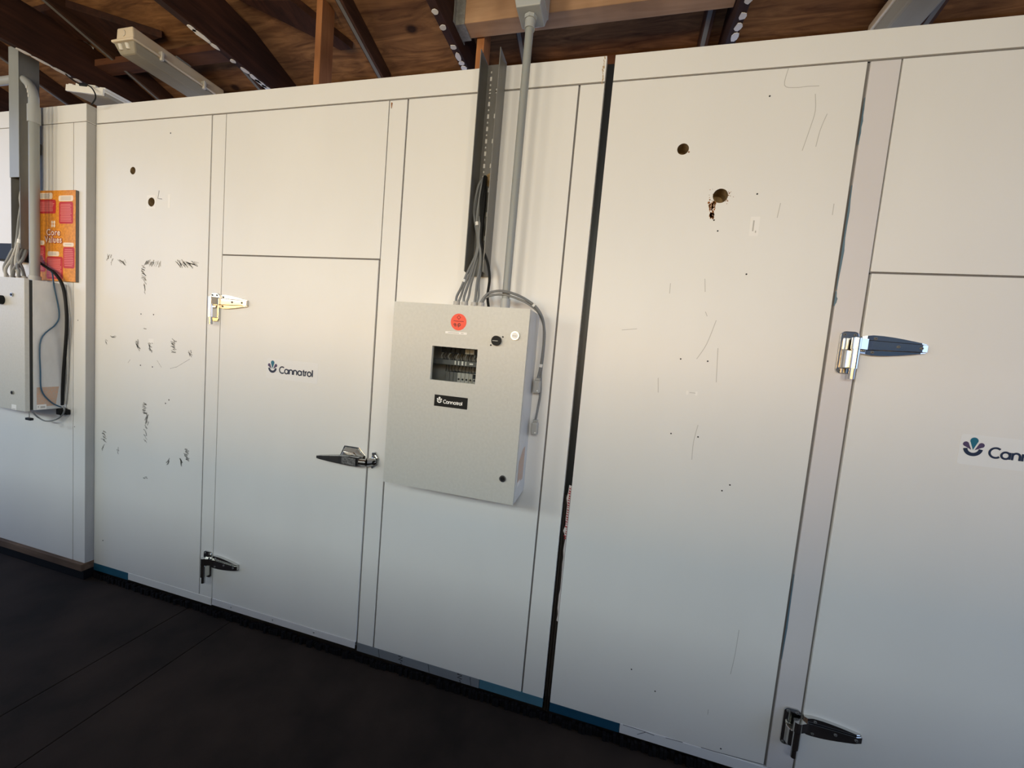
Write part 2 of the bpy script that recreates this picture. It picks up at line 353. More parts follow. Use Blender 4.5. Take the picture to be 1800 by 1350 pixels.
for i, x in enumerate(RX):
    a, b = -3.05, 0.40; w = 0.038; h = 0.089
    ff = MB(); q = lambda X: [(X, a, roofz(a, -h)), (X, b, roofz(b, -h)), (X, b, roofz(b, -.001)), (X, a, roofz(a, -.001))]
    ff.hexa(q(x), q(x + w))
    R_ = ff.build('roof_rafter', RAFT, None, 0.002); tag(R_, RLAB[i], 'rafter', 'rafters under the plywood roof deck')
    st = MB(); q2 = [(x + .006, a), (x + .024, a), (x + .024, b), (x + .006, b)]
    st.hexa([(X, y, roofz(y, -h - .002)) for X, y in q2], [(X, y, roofz(y, -h)) for X, y in q2]); st.build('steel_strip', STEELW, R_)
bl = sorted(JX); BLAB = ['brown eave board behind the covered cable channel', 'brown eave board behind the long covered light', 'brown eave board behind the tall orange post', 'brown eave board behind the pale pine beam', 'brown eave board behind the grey-lensed light']
for i in range(len(bl) - 1):
    xa, xb = bl[i] + JW + .002, bl[i+1] - .002
    tag(MB().box(xa, xb, 0.405, 0.44, 3.05, roofz(.44) - .002).build('eave_blocking', BLOCK, None, .002), BLAB[i], 'board', 'eave blocking between the joists')
# purlin block from which the covered light hangs
tag(MB().box(JX[1] + JW + .002, JX[2] - .002, .085, .175, 3.185, 3.222).build('cross_brace', BLOCK, None, .002), 'flat wooden cross brace between joists above the covered light', 'board')
def brace(pts, label):
    P = [PR(u, v, -.002) for u, v in pts]; lo = [(p.x, p.y, roofz(p.y, -.040)) for p in P]; hi = [(p.x, p.y, roofz(p.y, -.002)) for p in P]
    tag(MB().hexa(lo, hi).build('diagonal_board', JOIST, None, .002), label, 'brace')
brace([(420, -14), (511, -14), (621, 74), (600, 76)], 'near-black diagonal brace ending at the rafter behind the orange post')
brace([(27, 20), (110, -3), (285, 54), (205, 80)], 'wide near-black diagonal board beside the covered light')  # flat wedge-shaped board, near-black all over
# two short orange posts on top of the middle cold room
pq = PY(557, 0, .0)
tag(MB().box(pq.x, pq.x + .034, .0, .085, 2.888, roofz(.085) - .004).build('wood_post', POST, None, .002), 'tall orange wood post standing alone on the middle cold room', 'post')
tag(MB().box(-0.775, -0.737, .14, .225, 2.888, roofz(.225) - .002).build('wood_post', POST, None, .002), 'orange wood post behind the pale pine beam', 'post')
# pale beam on joist hanger
bmO = MB().box(-0.842, 0.327, .045, .131, 3.120, 3.240).build('pine_beam', BEAM, None, .003)
tag(bmO, 'pale pine beam hung between two dark joists', 'beam')
h = MB(); h.box(-.8455, -.8425, .02, .155, 3.114, 3.235).box(-.8425, -.80, .041, .0445, 3.114, 3.235).box(-.8425, -.80, .0445, .1315, 3.114, 3.119).box(-.8425, -.80, .1315, .135, 3.114, 3.235)
tag(h.build('joist_hanger', GALV, None), 'galvanised metal hanger holding the end of the pale beam', 'bracket')

# ================================================================== HARDWARE BUILDERS
def make_hinge(parent, X, Zc):
    L = lambda x, y, z: (X + x, y, Zc + z)
    pl = MB().prism_y([(X + a, Zc + b) for a, b in rrect(-.064, -.006, -.108, .046, .016)], -.0075, -.0005).build('hinge', CHROME, parent, .002)
    b = MB()
    b.hexa([L(-.055, -.008, -.09), L(-.010, -.008, -.09), L(-.010, -.008, -.020), L(-.055, -.008, -.020)], [L(-.046, -.030, -.088), L(-.012, -.040, -.088), L(-.012, -.040, -.022), L(-.046, -.030, -.022)])
    b.build('hinge_block', CHROME, pl, .003)
    MB().cyl(L(-.026, -.036, -.088), L(-.026, -.036, -.019), .0125, 18).build('knuckle', CHROME, pl, .001, True)
    MB().cyl(L(-.026, -.034, -.126), L(-.026, -.034, -.088), .0095, 16).build('hinge_pin', CHROMED, pl, .002, True)
    k = MB().cyl(L(-.026, -.034, -.018), L(-.026, -.034, .022), .0145, 18); k.hexa([L(-.026, -.0485, -.017), L(.012, -.030, -.017), L(.012, -.008, -.017), L(-.02, -.020, -.017)], [L(-.026, -.0485, .021), L(.012, -.030, .021), L(.012, -.008, .021), L(-.02, -.020, .021)])
    k.build('strap_knuckle', CHROME, pl, .001, True)
    def rib(zf0, zf1, y, name):
        xs = [0.002, .012, .03, .06, .09, .12, .15, .175, .193]; top = [zf1(x) for x in xs]; bot = [zf0(x) for x in xs]
        yy = [-.010, y - .002] + [y] * (len(xs) - 3) + [y + .006]
        m = MB()
        for i in range(len(xs) - 1):
            m.hexa([L(xs[i], yy[i], bot[i]), L(xs[i+1], yy[i+1], bot[i+1]), L(xs[i+1], yy[i+1], top[i+1]), L(xs[i], yy[i], top[i])],
                   [L(xs[i], -.001, bot[i]), L(xs[i+1], -.001, bot[i+1]), L(xs[i+1], -.001, top[i+1]), L(xs[i], -.001, top[i])])
        m.build(name, CHROME, pl)
    hw = lambda x: .036 - .021 * max(0, (x - .045) / .148) ** 1.5 - .006 * max(0, 1 - x / .025)
    cw = lambda x: .0165 - .005 * x / .193
    rib(lambda x: -cw(x), lambda x: cw(x), -.024, 'strap'); rib(lambda x: cw(x) + .0026, lambda x: max(hw(x), cw(x) + .004), -.018, 'strap_flange'); rib(lambda x: -max(hw(x), cw(x) + .004), lambda x: -cw(x) - .0026, -.018, 'strap_flange')
    MB().hexa([L(.004, -.004, -.017), L(.19, -.004, -.013), L(.19, -.004, .013), L(.004, -.004, .017)], [L(.004, -.001, -.030), L(.19, -.001, -.014), L(.19, -.001, .014), L(.004, -.001, .030)]).build('strap_back', mat('groove_dark', (.05, .05, .05), .6), pl)
    for sx, sz, y in ((.038, .0245, -.0182), (.034, -.0245, -.0182), (.105, 0, -.0242), (.172, 0, -.0242), (-.052, .034, -.0078), (-.020, .034, -.0078), (-.055, -.098, -.0078)):
        MB().cyl(L(sx, y + .001, sz), L(sx, y - .0025, sz), .0058, 12, r2=.0045).mi(1).cyl(L(sx, y - .0024, sz), L(sx, y - .0032, sz), .0017, 8).build('screw', [SCREWD, BLACK], pl)
    return pl
def make_latch(parent, X, Zc):
    L = lambda x, y, z: (X + x, y, Zc + z)
    pl = MB().hexa([L(-.165, -.0055, -.018), L(-.012, -.0055, -.018), L(-.012, -.0055, .016), L(-.05, -.0055, .052), L(-.135, -.0055, .052)], [L(-.165, -.0035, -.018), L(-.012, -.0035, -.018), L(-.012, -.0035, .016), L(-.05, -.0035, .052), L(-.135, -.0035, .052)]).build('door_latch', CHROME, parent, .001)
    MB().hexa([L(-.15, -.006, -.016), L(-.02, -.006, -.016), L(-.02, -.006, .014), L(-.055, -.006, .046), L(-.13, -.006, .046)],
              [L(-.14, -.038, -.014), L(-.025, -.045, -.014), L(-.025, -.045, .010), L(-.06, -.032, .030), L(-.12, -.032, .030)]).build('latch_body', CHROMED, pl, .003)
    xs = [-.235, -.21, -.165, -.115, -.06, -.012]; ys = [-.083, -.082, -.077, -.068, -.062, -.056]; hh = [.007, .011, .016, .021, .025, .023]; tt = [.007, .010, .015, .020, .022, .022]
    m = MB()
    for i in range(5):
        q = lambda k: [L(xs[k], ys[k], -hh[k] - .004), L(xs[k], ys[k] + tt[k], -hh[k] - .004), L(xs[k], ys[k] + tt[k], hh[k] - .004), L(xs[k], ys[k], hh[k] - .004)]
        m.hexa(q(i), q(i+1))
    m.build('lever', mat('dark_lever', (.16, .16, .16), .3, .9), pl, .002)
    MB().box(X - .10, X - .022, -.0695, -.066, Zc - .022, Zc + .014).build('lever_grip', mat('worn_grip', (.05, .052, .055), .5, 0, col2=(.2, .2, .2), scale=(90, 90, 90)), pl, .002)
    MB().cyl(L(-.012, -.05, -.004), L(.022, -.044, -.004), .016, 16).build('roller', CHROMED, pl, .002, True)
    s = MB().hexa([L(.028, -.001, -.045), L(.062, -.001, -.02), L(.066, -.001, .012), L(.045, -.001, .045), L(.026, -.001, .038)], [L(.028, -.008, -.045), L(.062, -.008, -.02), L(.066, -.008, .012), L(.045, -.008, .045), L(.026, -.008, .038)])
    s.build('strike_plate', CHROME, pl, .002)
    MB().cyl(L(.022, -.040, -.004), L(.052, -.012, -.004), .021, 18, r2=.017).build('strike', CHROMED, pl, .003, True)
    MB().cyl(L(.052, -.026, -.004), L(.058, -.030, -.004), .012, 14).build('strike_cap', BLACK, pl, 0, True)
def letters(text, x, z, h, wgt):
    """round geometric letters as strokes; h = x-height; returns list of (pts, closed), width"""
    S = []; cx = x
    for c in text:
        if c == 'C': r = .74*h; S.append((arc(cx + r, z + r, r, 48, 312, 18), False)); cx += 1.44*h
        elif c == 'a': r = .5*h; S.append((arc(cx + r, z + r, r, 0, 345, 18), True)); S.append(([(cx + 2*r, z - .04*h), (cx + 2*r, z + 1.02*h)], False)); cx += 1.32*h
        elif c == 'n':
            r = .43*h; S.append(([(cx, z - .06*h), (cx, z + 1.03*h)], False)); S.append((arc(cx + r, z + h - r, r, 180, 0, 12) + [(cx + 2*r, z - .06*h)], False)); cx += 1.18*h
        elif c == 't':
            S.append(([(cx + .24*h, z + 1.32*h), (cx + .24*h, z + .25*h), (cx + .32*h, z + .05*h), (cx + .52*h, z)], False)); S.append(([(cx, z + .93*h), (cx + .52*h, z + .93*h)], False)); cx += .72*h
        elif c == 'r': S.append(([(cx, z - .06*h), (cx, z + 1.03*h)], False)); S.append((arc(cx + .42*h, z + .58*h, .42*h, 180, 95, 8), False)); cx += .58*h
        elif c == 'o': r = .5*h; S.append((arc(cx + r, z + r, r, 0, 345, 18), True)); cx += 1.34*h
        elif c == 'l': S.append(([(cx, z - .06*h), (cx, z + 1.5*h)], False)); cx += .3*h
    return S, cx - x
def make_logo(parent, x, zb, k, y, cols, wgt=.30):
    """emblem of three drops over a bowl and the word Cannatrol; k = height unit in metres"""
    nv, pu, te = cols
    b = MB(); cx, cz = x + .026*k, zb + .030*k
    b.stroke([(cx + a, cz + c) for a, c in arc(0, 0, .0215*k, 184, 356, 18)], .0120*k, y); b.build('emblem_bowl', nv, parent)
    def drop(ax, az, ang, ln, rr):
        pts = [(0, 0)]
        for i in range(15):
            a = math.radians(-35 + 250 * i / 14); pts.append((rr*math.cos(a), ln - rr + rr*math.sin(a)))
        ca, sa = math.cos(math.radians(ang)), math.sin(math.radians(ang))
        return [(ax + p*ca - q*sa, y, az + p*sa + q*ca) for p, q in pts]
    m = MB(); m.poly(drop(cx, cz - .006*k, 0, .044*k, .0115*k)); m.build('emblem_drop', te, parent)
    for sgn in (-1, 1):
        m = MB(); m.poly(drop(cx + sgn*.0045*k, cz - .006*k, -sgn*42, .034*k, .0085*k)); m.build('emblem_drop', pu, parent)
    S, w = letters('Cannatrol', 0, 0, 1, 1); hh = .213*k / w
    m = MB()
    for i, (pts, cl) in enumerate(S): m.stroke([(x + .072*k + a*hh, zb + .006*k + c*hh) for a, c in pts], wgt*hh, y - .00005*i, cl)
    m.build('lettering', nv, parent)

# ================================================================== COLD ROOMS
ZT, ZH, ZB = 2.887, 2.785, 0.090
G, g = 0.0038, 0.0010           # half widths of open and tight seams
XS, XJ1, XD1, XD2, XJ2, XS1, XG, XU2, XS2, XDL2, XDR2 = -3.030, -2.196, -2.099, -1.1315, -1.033, -0.246, -0.145, -0.112, 0.764, 0.8626, 1.83
def sealant(parent, segs):
    m = MB()
    for x0, x1, z0, z1 in segs: m.box(x0, x1, .007, .05, z0, z1)
    m.build('seam_sealant', SEAL, parent)
# ---- middle room
XS = -3.072
A = thing('cold_room', 'middle white walk-in cold room carrying a grey control cabinet', 'cold room', (-1.6, 1.0, 0))
MB().box(XS, XG, .0, 2.6, ZH + G, ZT).build('header_panel', WHITE, A, .0015)
panel('wall_panel', XS, XJ1 - G, ZB, ZH - G, [WHITE, FOAM], A, holes=((-2.774, 2.511, .021), (-2.626, 2.334, .025)))
MB().box(XJ1 + G, XD1 - G, 0, .08, .052, ZH - G).build('door_jamb', WHITE, A, .0015)
MB().box(XD1 + g, XD2 - g, 0, .08, 2.05 + G, ZH - G).build('panel_over_door', WHITE, A, .001)
dA = MB().box(XD1 + G, XD2 - G, -.003, .07, .09, 2.05 - G).build('door', WHITE, A, .002)
MB().box(XD2 + G, XJ2 - G, 0, .08, ZB, ZH - G).build('door_jamb', WHITE, A, .0015)
MB().box(XJ2 + G, XS1 - G, 0, .08, ZB, ZH - G).build('wall_panel', WHITE, A, .0015)
MB().box(XS1 + G, XG, 0, .08, ZB, ZH - G).build('corner_panel', WHITE, A, .0015)
MB().box(XS, XG, .08, 2.6, .0, ZH).build('insulated_body', WHITE, A)
sealant(A, [(XJ1 - G, XJ1 + G, ZB, ZH), (XD1 - G, XD1 + G, .06, 2.05), (XD1 - g, XD1 + g, 2.05, ZH), (XD2 - G, XD2 + G, .06, 2.05), (XD2 - g, XD2 + g, 2.05, ZH), (XJ2 - G, XJ2 + G, ZB, ZH), (XS1 - G, XS1 + G, ZB, ZH), (XS, XG, ZH - G, ZH + G), (XD1, XD2, 2.05 - G, 2.05 + G)])
MB().box(XS, -2.768, -.001, .05, .044, ZB).build('blue_film_strip', BLUEFILM, A)
MB().box(-2.767, XD1 - G, -.002, .05, .048, ZB + .002).build('kick_plate', WHITE, A, .001)
sw = MB().box(XD1 + G + .004, XD2 - G - .002, -.007, -.0032, .058, .096).build('door_sweep', mat('sweep_white', (.68, .67, .68), .5), A, .001)
for x in (-1.95, -1.66, -1.39): MB().cyl((x, -.0069, .078), (x, -.0085, .078), .004, 8).build('screw', SCREW, sw)
MB().box(XD2 + G, -.455, -.001, .05, .046, ZB).build('grey_kick_strip', GREYFILM, A)
for x in (-1.0, -.72, -.50): MB().stroke([(x - .002, .089), (x + .006, .048)], .0025, -.0014).build('strip_joint', INK, A)
MB().box(-.453, XG, -.001, .05, .048, ZB + .002).build('blue_film_strip', mat('blue_film_light', (.07, .19, .27), .35, var=.15, scale=(10, 10, 20)), A)
for x in (-.875, -.555):
    m = MB(); m.stroke([(x - .012, .086), (x + .012, .084), (x - .010, .068), (x + .012, .066)], .006, -.0016); m.stroke([(x, .058), (x + .006, .055)], .004, -.0016); m.stroke([(x + .004, .050), (x + .010, .047)], .004, -.0016); m.build('marker_scribble', INK, A)
for z in (1.797, .325): make_hinge(A, XD1, z)
make_latch(A, XD2, 1.066)
lg = MB().prism_y(rrect(-1.772, -1.448, 1.412, 1.518, .008), -.0036, -.0031).build('logo_sticker', mat('clear_decal', (.80, .80, .80), .35), A)
make_logo(lg, -1.759, 1.440, 1.0, -.0042, (NAVY, PURPLE, TEAL))
# marks on the left wall panel of the middle room
def residue(u0, v0, u1, v1, n, slant, parent=None, dens=1.0):
    m = MB()
    n = int(n * 1.5)
    for i in range(n):
        t = (i + random.uniform(.1, .9)) / n; vert = abs(v1 - v0) > abs(u1 - u0)
        if vert: cu, cv = (u0 + u1)/2 + random.uniform(-.3, .3)*(u1-u0), v0 + (v1-v0)*t
        else: cu, cv = u0 + (u1-u0)*t, (v0+v1)/2 + random.uniform(-.25, .25)*(v1-v0)
        ln = min(abs(u1-u0), abs(v1-v0)) * random.uniform(.35, .6)
        a = math.radians(slant + random.uniform(-22, 22)); du, dv = ln*math.cos(a)/1.2, ln*math.sin(a)
        p, q = PY(cu - du, cv - dv), PY(cu + du, cv + dv)
        m.stroke([(p.x, p.z), ((p.x+q.x)/2 + random.uniform(-.002, .002), (p.z+q.z)/2), (q.x, q.z)], random.uniform(.003, .0075), -.0004)
    m.build('tape_residue', RESID, A)
for a in ((186,448,193,456,3,100), (194,450,200,466,3,110), (210,456,222,466,4,50), (255,457,267,467,6,120), (267,458,283,468,5,110), (311,458,328,470,6,60), (329,457,346,470,7,30),
          (249,468,257,492,9,20), (252,490,258,516,6,60), (253,576,258,579,2,10), (184,597,189,605,3,60), (196,589,203,595,3,10), (238,600,247,613,6,60), (260,601,268,618,7,50), (302,597,310,620,9,20), (331,617,338,627,4,50),
          (251,708,258,728,8,10), (254,729,262,745,7,100), (252,748,259,778,6,60), (179,757,187,776,7,30), (178,783,184,791,3,120), (205,785,210,797,3,70), (292,808,299,816,3,120), (314,808,322,818,4,60), (324,789,332,810,9,20), (252,837,259,842,3,10)):
    residue(*a)
def dots(parent, pts, y=0.0, r=.004):
    for u, v in pts:
        p = PY(u, v, y); MB().cyl((p.x, y + .0005, p.z), (p.x, y - .0006, p.z), r, 8).build('screw_hole', INK, parent)
dots(A, [(248,552), (270,553), (268,645), (291,709), (297,703), (247,642), (181,950), (300,234)])
m = MB()
for a, b, c, d in ((-2.660, -2.592, 2.360, 2.372), (-2.660, -2.592, 2.298, 2.308), (-2.660, -2.652, 2.308, 2.360), (-2.600, -2.592, 2.308, 2.360)): m.box(a, b, -.0006, .0001, c, d)
m.build('hole_label', PAPER, A)
MB().box(-2.50, -2.482, -.0006, .0001, 2.30, 2.375).build('small_label', PAPER, A)
m = MB(); m.stroke([(PY(u, v).x, PY(u, v).z) for u, v in ((280, 335), (277.5, 349), (285, 350))], .003, -.0005); m.build('pen_mark', INK, A)
pl = PY(266, 599); MB().box(pl.x - .02, pl.x + .022, -.0006, .0001, pl.z - .012, pl.z + .012).build('small_label', PAPER, A)
m = MB()
for pts in (((225,638),(229,632)), ((276,633),(284,646)), ((309,646),(334,631)), ((299,648),(310,645))): m.stroke([(PY(*p).x, PY(*p).z) for p in pts], .0022, -.0004)
m.build('scuff', RESID, A)
MB().cyl((-1.117, -.0002, 2.77), (-1.117, -.002, 2.745), .004, 6, r2=.001).build('rust_spot', RUST, A)
m = MB()
for i in range(9): 
    x, z = -.155 + random.uniform(-.008, .004), 2.885 - .012*i; m.stroke([(x, z), (x + random.uniform(-.004, .004), z - .011)], random.uniform(.002, .008), -.0005)
m.build('rust_spot', mat('pale_rust', (.45, .33, .2), .8), A)
# ---- right room
B = thing('cold_room', 'right white walk-in cold room with rusty cable hole and hinged door', 'cold room', (1.0, 1.0, 0))
MB().box(XU2, 3.2, 0, 2.6, ZH + G, ZT).build('header_panel', WHITE, B, .0015)
panel('wall_panel', XU2, XS2 - G*1.4, ZB - .006, ZH - G, [WHITE, FOAM], B, holes=((.184, 2.509, .0215), (.339, 2.329, .027)))
MB().box(XS2 + G*1.4, XDL2 - G, 0, .08, ZB, ZH - G).build('door_jamb', FILM, B, .0015)
MB().box(XDL2 + g, XDR2 - g, 0, .08, 2.0545 + G, ZH - G).build('panel_over_door', WHITE, B, .001)
MB().box(XDL2 + G, XDR2 - G, -.003, .07, .06, 2.0545 - G).build('door', WHITE, B, .002)
MB().box(XDR2 + G, 3.2, 0, .08, ZB, ZH - G).build('wall_panel', WHITE, B, .0015)
MB().box(XU2, 3.2, .08, 2.6, 0, ZH).build('insulated_body', WHITE, B)
sealant(B, [(XS2 - G*1.4, XS2 + G*1.4, ZB, ZH), (XDL2 - G, XDL2 + G, .06, 2.0545), (XDL2 - g, XDL2 + g, 2.05, ZH), (XU2, 3.2, ZH - G, ZH + G), (XDL2, XDR2, 2.0545 - G, 2.0545 + G), (XDR2 - G, XDR2 + G, .06, ZH)])
MB().box(XU2, .197, -.001, .05, .042, ZB - .007).build('blue_film_strip', mat('blue_film_deep', (.012, .075, .14), .3, var=.15, scale=(10, 10, 20)), B)
MB().box(.199, XDL2 - .004, -.002, .05, .043, ZB - .004).build('kick_plate', mat('kick_white', (.74, .75, .77), .4), B, .001)
for z in (1.795, .320): make_hinge(B, XDL2, z)
lg = MB().prism_y(rrect(1.200, 1.520, 1.408, 1.514, .008), -.0036, -.0031).build('logo_sticker', mat('decal_pale', (.82, .83, .83), .3), B)
make_logo(lg, 1.212, 1.437, 1.0, -.0042, (NAVY, PURPLE, TEAL))
# rust below the large hole, small holes, pencil marks, label, tape trace
m = MB()
for i in range(90):
    t = random.random(); z = 2.305 - .062*t; x = .313 + .005*t + random.uniform(-.013, .014)*(1 - .55*t); r_ = random.uniform(.0012, .0044)
    m.poly([(x + r_*random.uniform(.6, 1.2)*math.cos(a), -.0005, z + r_*random.uniform(.8, 1.6)*math.sin(a)) for a in (0, 1.05, 2.1, 3.14, 4.2, 5.2)])
for i in range(26):
    a = random.uniform(-.9, .5) if i % 2 else random.uniform(2.4, 4.4); rr = .0275 + abs(random.gauss(0, .006)); x, z = .339 + rr*math.cos(a), 2.329 + rr*math.sin(a); r_ = random.uniform(.001, .003)
    m.poly([(x + r_*math.cos(b), -.0005, z + r_*math.sin(b)) for b in (0, 1.05, 2.1, 3.14, 4.2, 5.2)])
m.build('rust_stain', RUST, B)
MB().cyl((.2065, .0005, 2.497), (.2065, -.0008, 2.497), .003, 8).build('rust_spot', RUST, B)
dots(B, [(1331,341), (1255,387), (1261.5,406), (1353,169), (1312,482), (1196.5,631), (1244,635), (1179.5,762), (1227,768), (1269,862.5), (1283,852.5), (1110,1176.5), (1151.5,1215), (1267,1316)], 0, .0032)
scr = [((1386,120),(1379,150),(1398,154),(1418,152),(1440,151)), ((1433,165),(1433,195),(1424,225),(1410,265)), ((1454,200),(1442,228),(1434,258)), ((1466,358),(1463,378)), ((1372,357),(1366,383)),
       ((1178.5,498),(1177,516)), ((1239,490),(1239.5,513)), ((1259,563),(1242,605),(1224.5,631)), ((1262,612),(1259,672)), ((1157,664),(1157,690)), ((1227,747),(1219,777),(1216,808)), ((1299,1107),(1292,1150),(1284,1185)), ((1245,1247),(1244,1256)),
       ((1212,690),(1225,691.5)), ((1093,580),(1120,578)), ((1240,548),(1243,556))]
for s_ in scr:
    m = MB(); m.stroke([(p.x, p.z) for p in smoothpath([PY(*q) for q in s_], 4)], .0022, -.0004); m.build('pencil_scratch', PENCIL, B)
pc = PY(1326, 398); MB().box(pc.x - .016, pc.x + .016, -.0006, .0001, pc.z - .036, pc.z + .036).build('small_label', PAPER, B)
m = MB(); m.stroke([(pc.x - .004, pc.z + .022), (pc.x - .004, pc.z - .018)], .005, -.0009); m.stroke([(pc.x + .006, pc.z - .016), (pc.x + .006, pc.z - .024)], .004, -.0009); m.build('label_print', PENCIL, B)
pc = PY(1216, 691); 
for dx in (-.017, .017): MB().box(pc.x + dx - .004, pc.x + dx + .004, -.0005, .0001, pc.z - .008, pc.z + .008).build('tape_residue', PAPER, B)
# blue film remnants along the jamb seam
for z0, z1, w in ((2.50, 2.66, .005), (1.99, 2.36, .006), (1.93, 1.985, .010), (.55, .9, .004)):
    n = 8; m = MB(); pts = [(XS2 + .001, z0 + (z1-z0)*i/n) for i in range(n+1)] + [(XS2 + .003 + w*random.uniform(.3, 1)*(math.sin(math.pi*i/n) + .15), z0 + (z1-z0)*i/n) for i in reversed(range(n+1))]
    m.poly([(x, -.0006, z) for x, z in reversed(pts)]); m.build('film_remnant', mat('blue_grey_film', (.10, .17, .22), .4), B)
m = MB()
for pts in (((1095,1273),(1130,1284),(1150,1292)), ((1170,1296),(1200,1304)), ((1232,1313),(1252,1319),(1275,1325),(1345,1344)), ((1120,1290),(1135,1286))): m.stroke([(PY(*p).x, PY(*p).z) for p in pts], .003, -.0026)
m.build('kick_plate_crack', mat('crack_grey', (.2, .2, .22), .7), B)
# ---- left room, standing 45 mm proud
D = -0.045
Cc = thing('cold_room', 'left white cold room standing proud of its neighbour on a wood sill', 'cold room', (-4.2, 1.0, 0))
XL = -3.0755
MB().box(-6.6, XL, D, 2.6, 2.775 + .002, 2.875).build('header_panel', WHITE, Cc, .0015)
MB().box(-6.6, -3.181 - .003, D, .08 + D, .108, 2.775 - .002).build('wall_panel', WHITE, Cc, .0015)
MB().box(-3.181 + .003, XL, D, .12, .108, 2.775 - .002).build('corner_panel', WHITE, Cc, .0015)
MB().box(-6.6, XL - .001, .04, 2.6, .108, 2.775).build('insulated_body', WHITE, Cc)
m = MB().box(-3.185, -3.177, D + .006, .04, .108, 2.775).box(-6.6, XL - .002, D + .004, .04, 2.773, 2.777); m.build('seam_sealant', SEAL, Cc)
MB().box(XL, XL + .0015, D + .002, -.001, .112, 2.77).build('side_shade_plate', mat('shaded_side_grey', (.46, .455, .44), .5, var=.08, scale=(20, 20, 5)), Cc)  # added grey sheet, its colour darkens the side face as shade would
MB().box(XL, XL + .0015, D + .002, -.001, 2.78, 2.873).build('side_shade_plate', mat('shaded_side_grey', (.46, .455, .44), .5), Cc)
dots(Cc, [(137, 563), (131, 1010 - 260)], D, .003)
tag(MB().box(-6.6, XL + .004, -.062, .3, .062, .107).build('wood_sill', SILL, None, .003), 'weathered wood sill under the left cold room', 'board')
tag(MB().box(-6.6, XL + .004, -.05, .3, .0005, .0615).build('rubber_strip', RUBBER, None, .003), 'black rubber strip under the wood sill', 'strip')
# joint between middle and right room
gs = thing('joint_gasket', 'black gasket filling the gap between two cold rooms', 'gasket', (-.128, .06, 0))
MB().box(XG + .001, XU2 - .001, .045, .078, .005, 2.885).build('gasket_strip', GASK, gs)
MB().cyl((XG + .010, .024, .02), (XG + .010, .024, 1.05), .006, 8).build('gasket_bead', mat('brown_sealant', (.022, .014, .010), .7), gs)
MB().cyl((XU2 - .010, .022, .02), (XU2 - .010, .022, .95), .006, 8).build('gasket_bead', mat('brown_sealant', (.022, .014, .010), .7), gs)
m = MB(); px_ = []
for i in range(22):
    z = 1.10 - .03*i; x1 = XU2 - .0015; x0 = x1 - (.016 if i < 8 else .008) * random.uniform(.5, 1.1); px_.append((x0, x1, z))
for i in range(21): m.k = 0; m.poly([(px_[i+1][0], .010, px_[i+1][2]), (px_[i+1][1], .004, px_[i+1][2]), (px_[i][1], .004, px_[i][2]), (px_[i][0], .010, px_[i][2])])
m.k = 1
for i in range(22):
    z = 1.088 - .0108*i; w0 = random.uniform(.009, .014); hh_ = random.uniform(.0025, .0065)
    m.poly([(XU2 - w0, .0082, z - hh_), (XU2 - .003, .0034, z - hh_ + random.uniform(-.002, .002)), (XU2 - .003, .0034, z), (XU2 - w0, .0082, z)])
m.build('torn_label', [TORN, mat('torn_red', (.36, .02, .03), .6)], gs)
# crumb rubber strip at the floor along middle and right rooms
rb = MB(); n = 420; xa, xb = -3.06, 3.2
for i in range(n):
    x0, x1 = xa + (xb - xa)*i/n, xa + (xb - xa)*(i+1)/n - .001
    rb.box(x0, x1, -.010 - random.uniform(0, .016), -.0025, .0005, .026 + random.uniform(0, .016))
rs = tag(rb.build('rubber_strip', RUBBER, None, .002, seg=1), 'crumbly black rubber strip along the foot of the cold rooms', 'strip')

# ================================================================== CONTROL CABINETS
CX0, CX1, CZ0, CZ1, CY = -0.914, -0.325, 1.047, 1.831, -0.20
cab = thing('control_cabinet', 'grey control cabinet with viewing window and round red sticker', 'cabinet', (-.62, 0, CZ0))
t = .003
b = MB(); b.box(CX0, CX1, -.006, -.001, CZ0, CZ1).box(CX0, CX0 + t, CY + .022, -.006, CZ0, CZ1).box(CX1 - t, CX1, CY + .022, -.006, CZ0, CZ1).box(CX0 + t, CX1 - t, CY + .022, -.006, CZ0, CZ0 + t).box(CX0 + t, CX1 - t, CY + .022, -.006, CZ1 - t, CZ1)
b.build('body', CABSIDE, cab)
MB().box(CX0 + .006, CX1 - .006, CY + .0185, CY + .024, CZ0 + .006, CZ0 + .014).box(CX0 + .006, CX1 - .006, CY + .0185, CY + .024, CZ1 - .014, CZ1 - .006).box(CX1 - .014, CX1 - .006, CY + .0185, CY + .024, CZ0 + .014, CZ1 - .014).box(CX0 + .006, CX0 + .014, CY + .0185, CY + .024, CZ0 + .014, CZ1 - .014).build('door_gasket', GASK, cab)
WX0, WX1, WZ0, WZ1 = -0.726, -0.526, 1.517, 1.658
dy0, dy1 = CY, CY + .018
fr = MB(); o4 = [(CX0, CZ0), (CX1, CZ0), (CX1, CZ1), (CX0, CZ1)]; i4 = [(WX0, WZ0), (WX1, WZ0), (WX1, WZ1), (WX0, WZ1)]
for a in range(4):
    c = (a + 1) % 4
    fr.poly([(o4[a][0], dy0, o4[a][1]), (o4[c][0], dy0, o4[c][1]), (i4[c][0], dy0, i4[c][1]), (i4[a][0], dy0, i4[a][1])])
    fr.poly([(o4[c][0], dy1, o4[c][1]), (o4[a][0], dy1, o4[a][1]), (i4[a][0], dy1, i4[a][1]), (i4[c][0], dy1, i4[c][1])])
    fr.poly([(o4[a][0], dy0, o4[a][1]), (o4[a][0], dy1, o4[a][1]), (o4[c][0], dy1, o4[c][1]), (o4[c][0], dy0, o4[c][1])])
    fr.poly([(i4[c][0], dy0, i4[c][1]), (i4[c][0], dy1, i4[c][1]), (i4[a][0], dy1, i4[a][1]), (i4[a][0], dy0, i4[a][1])])
door = fr.build('cabinet_door', CAB, cab)
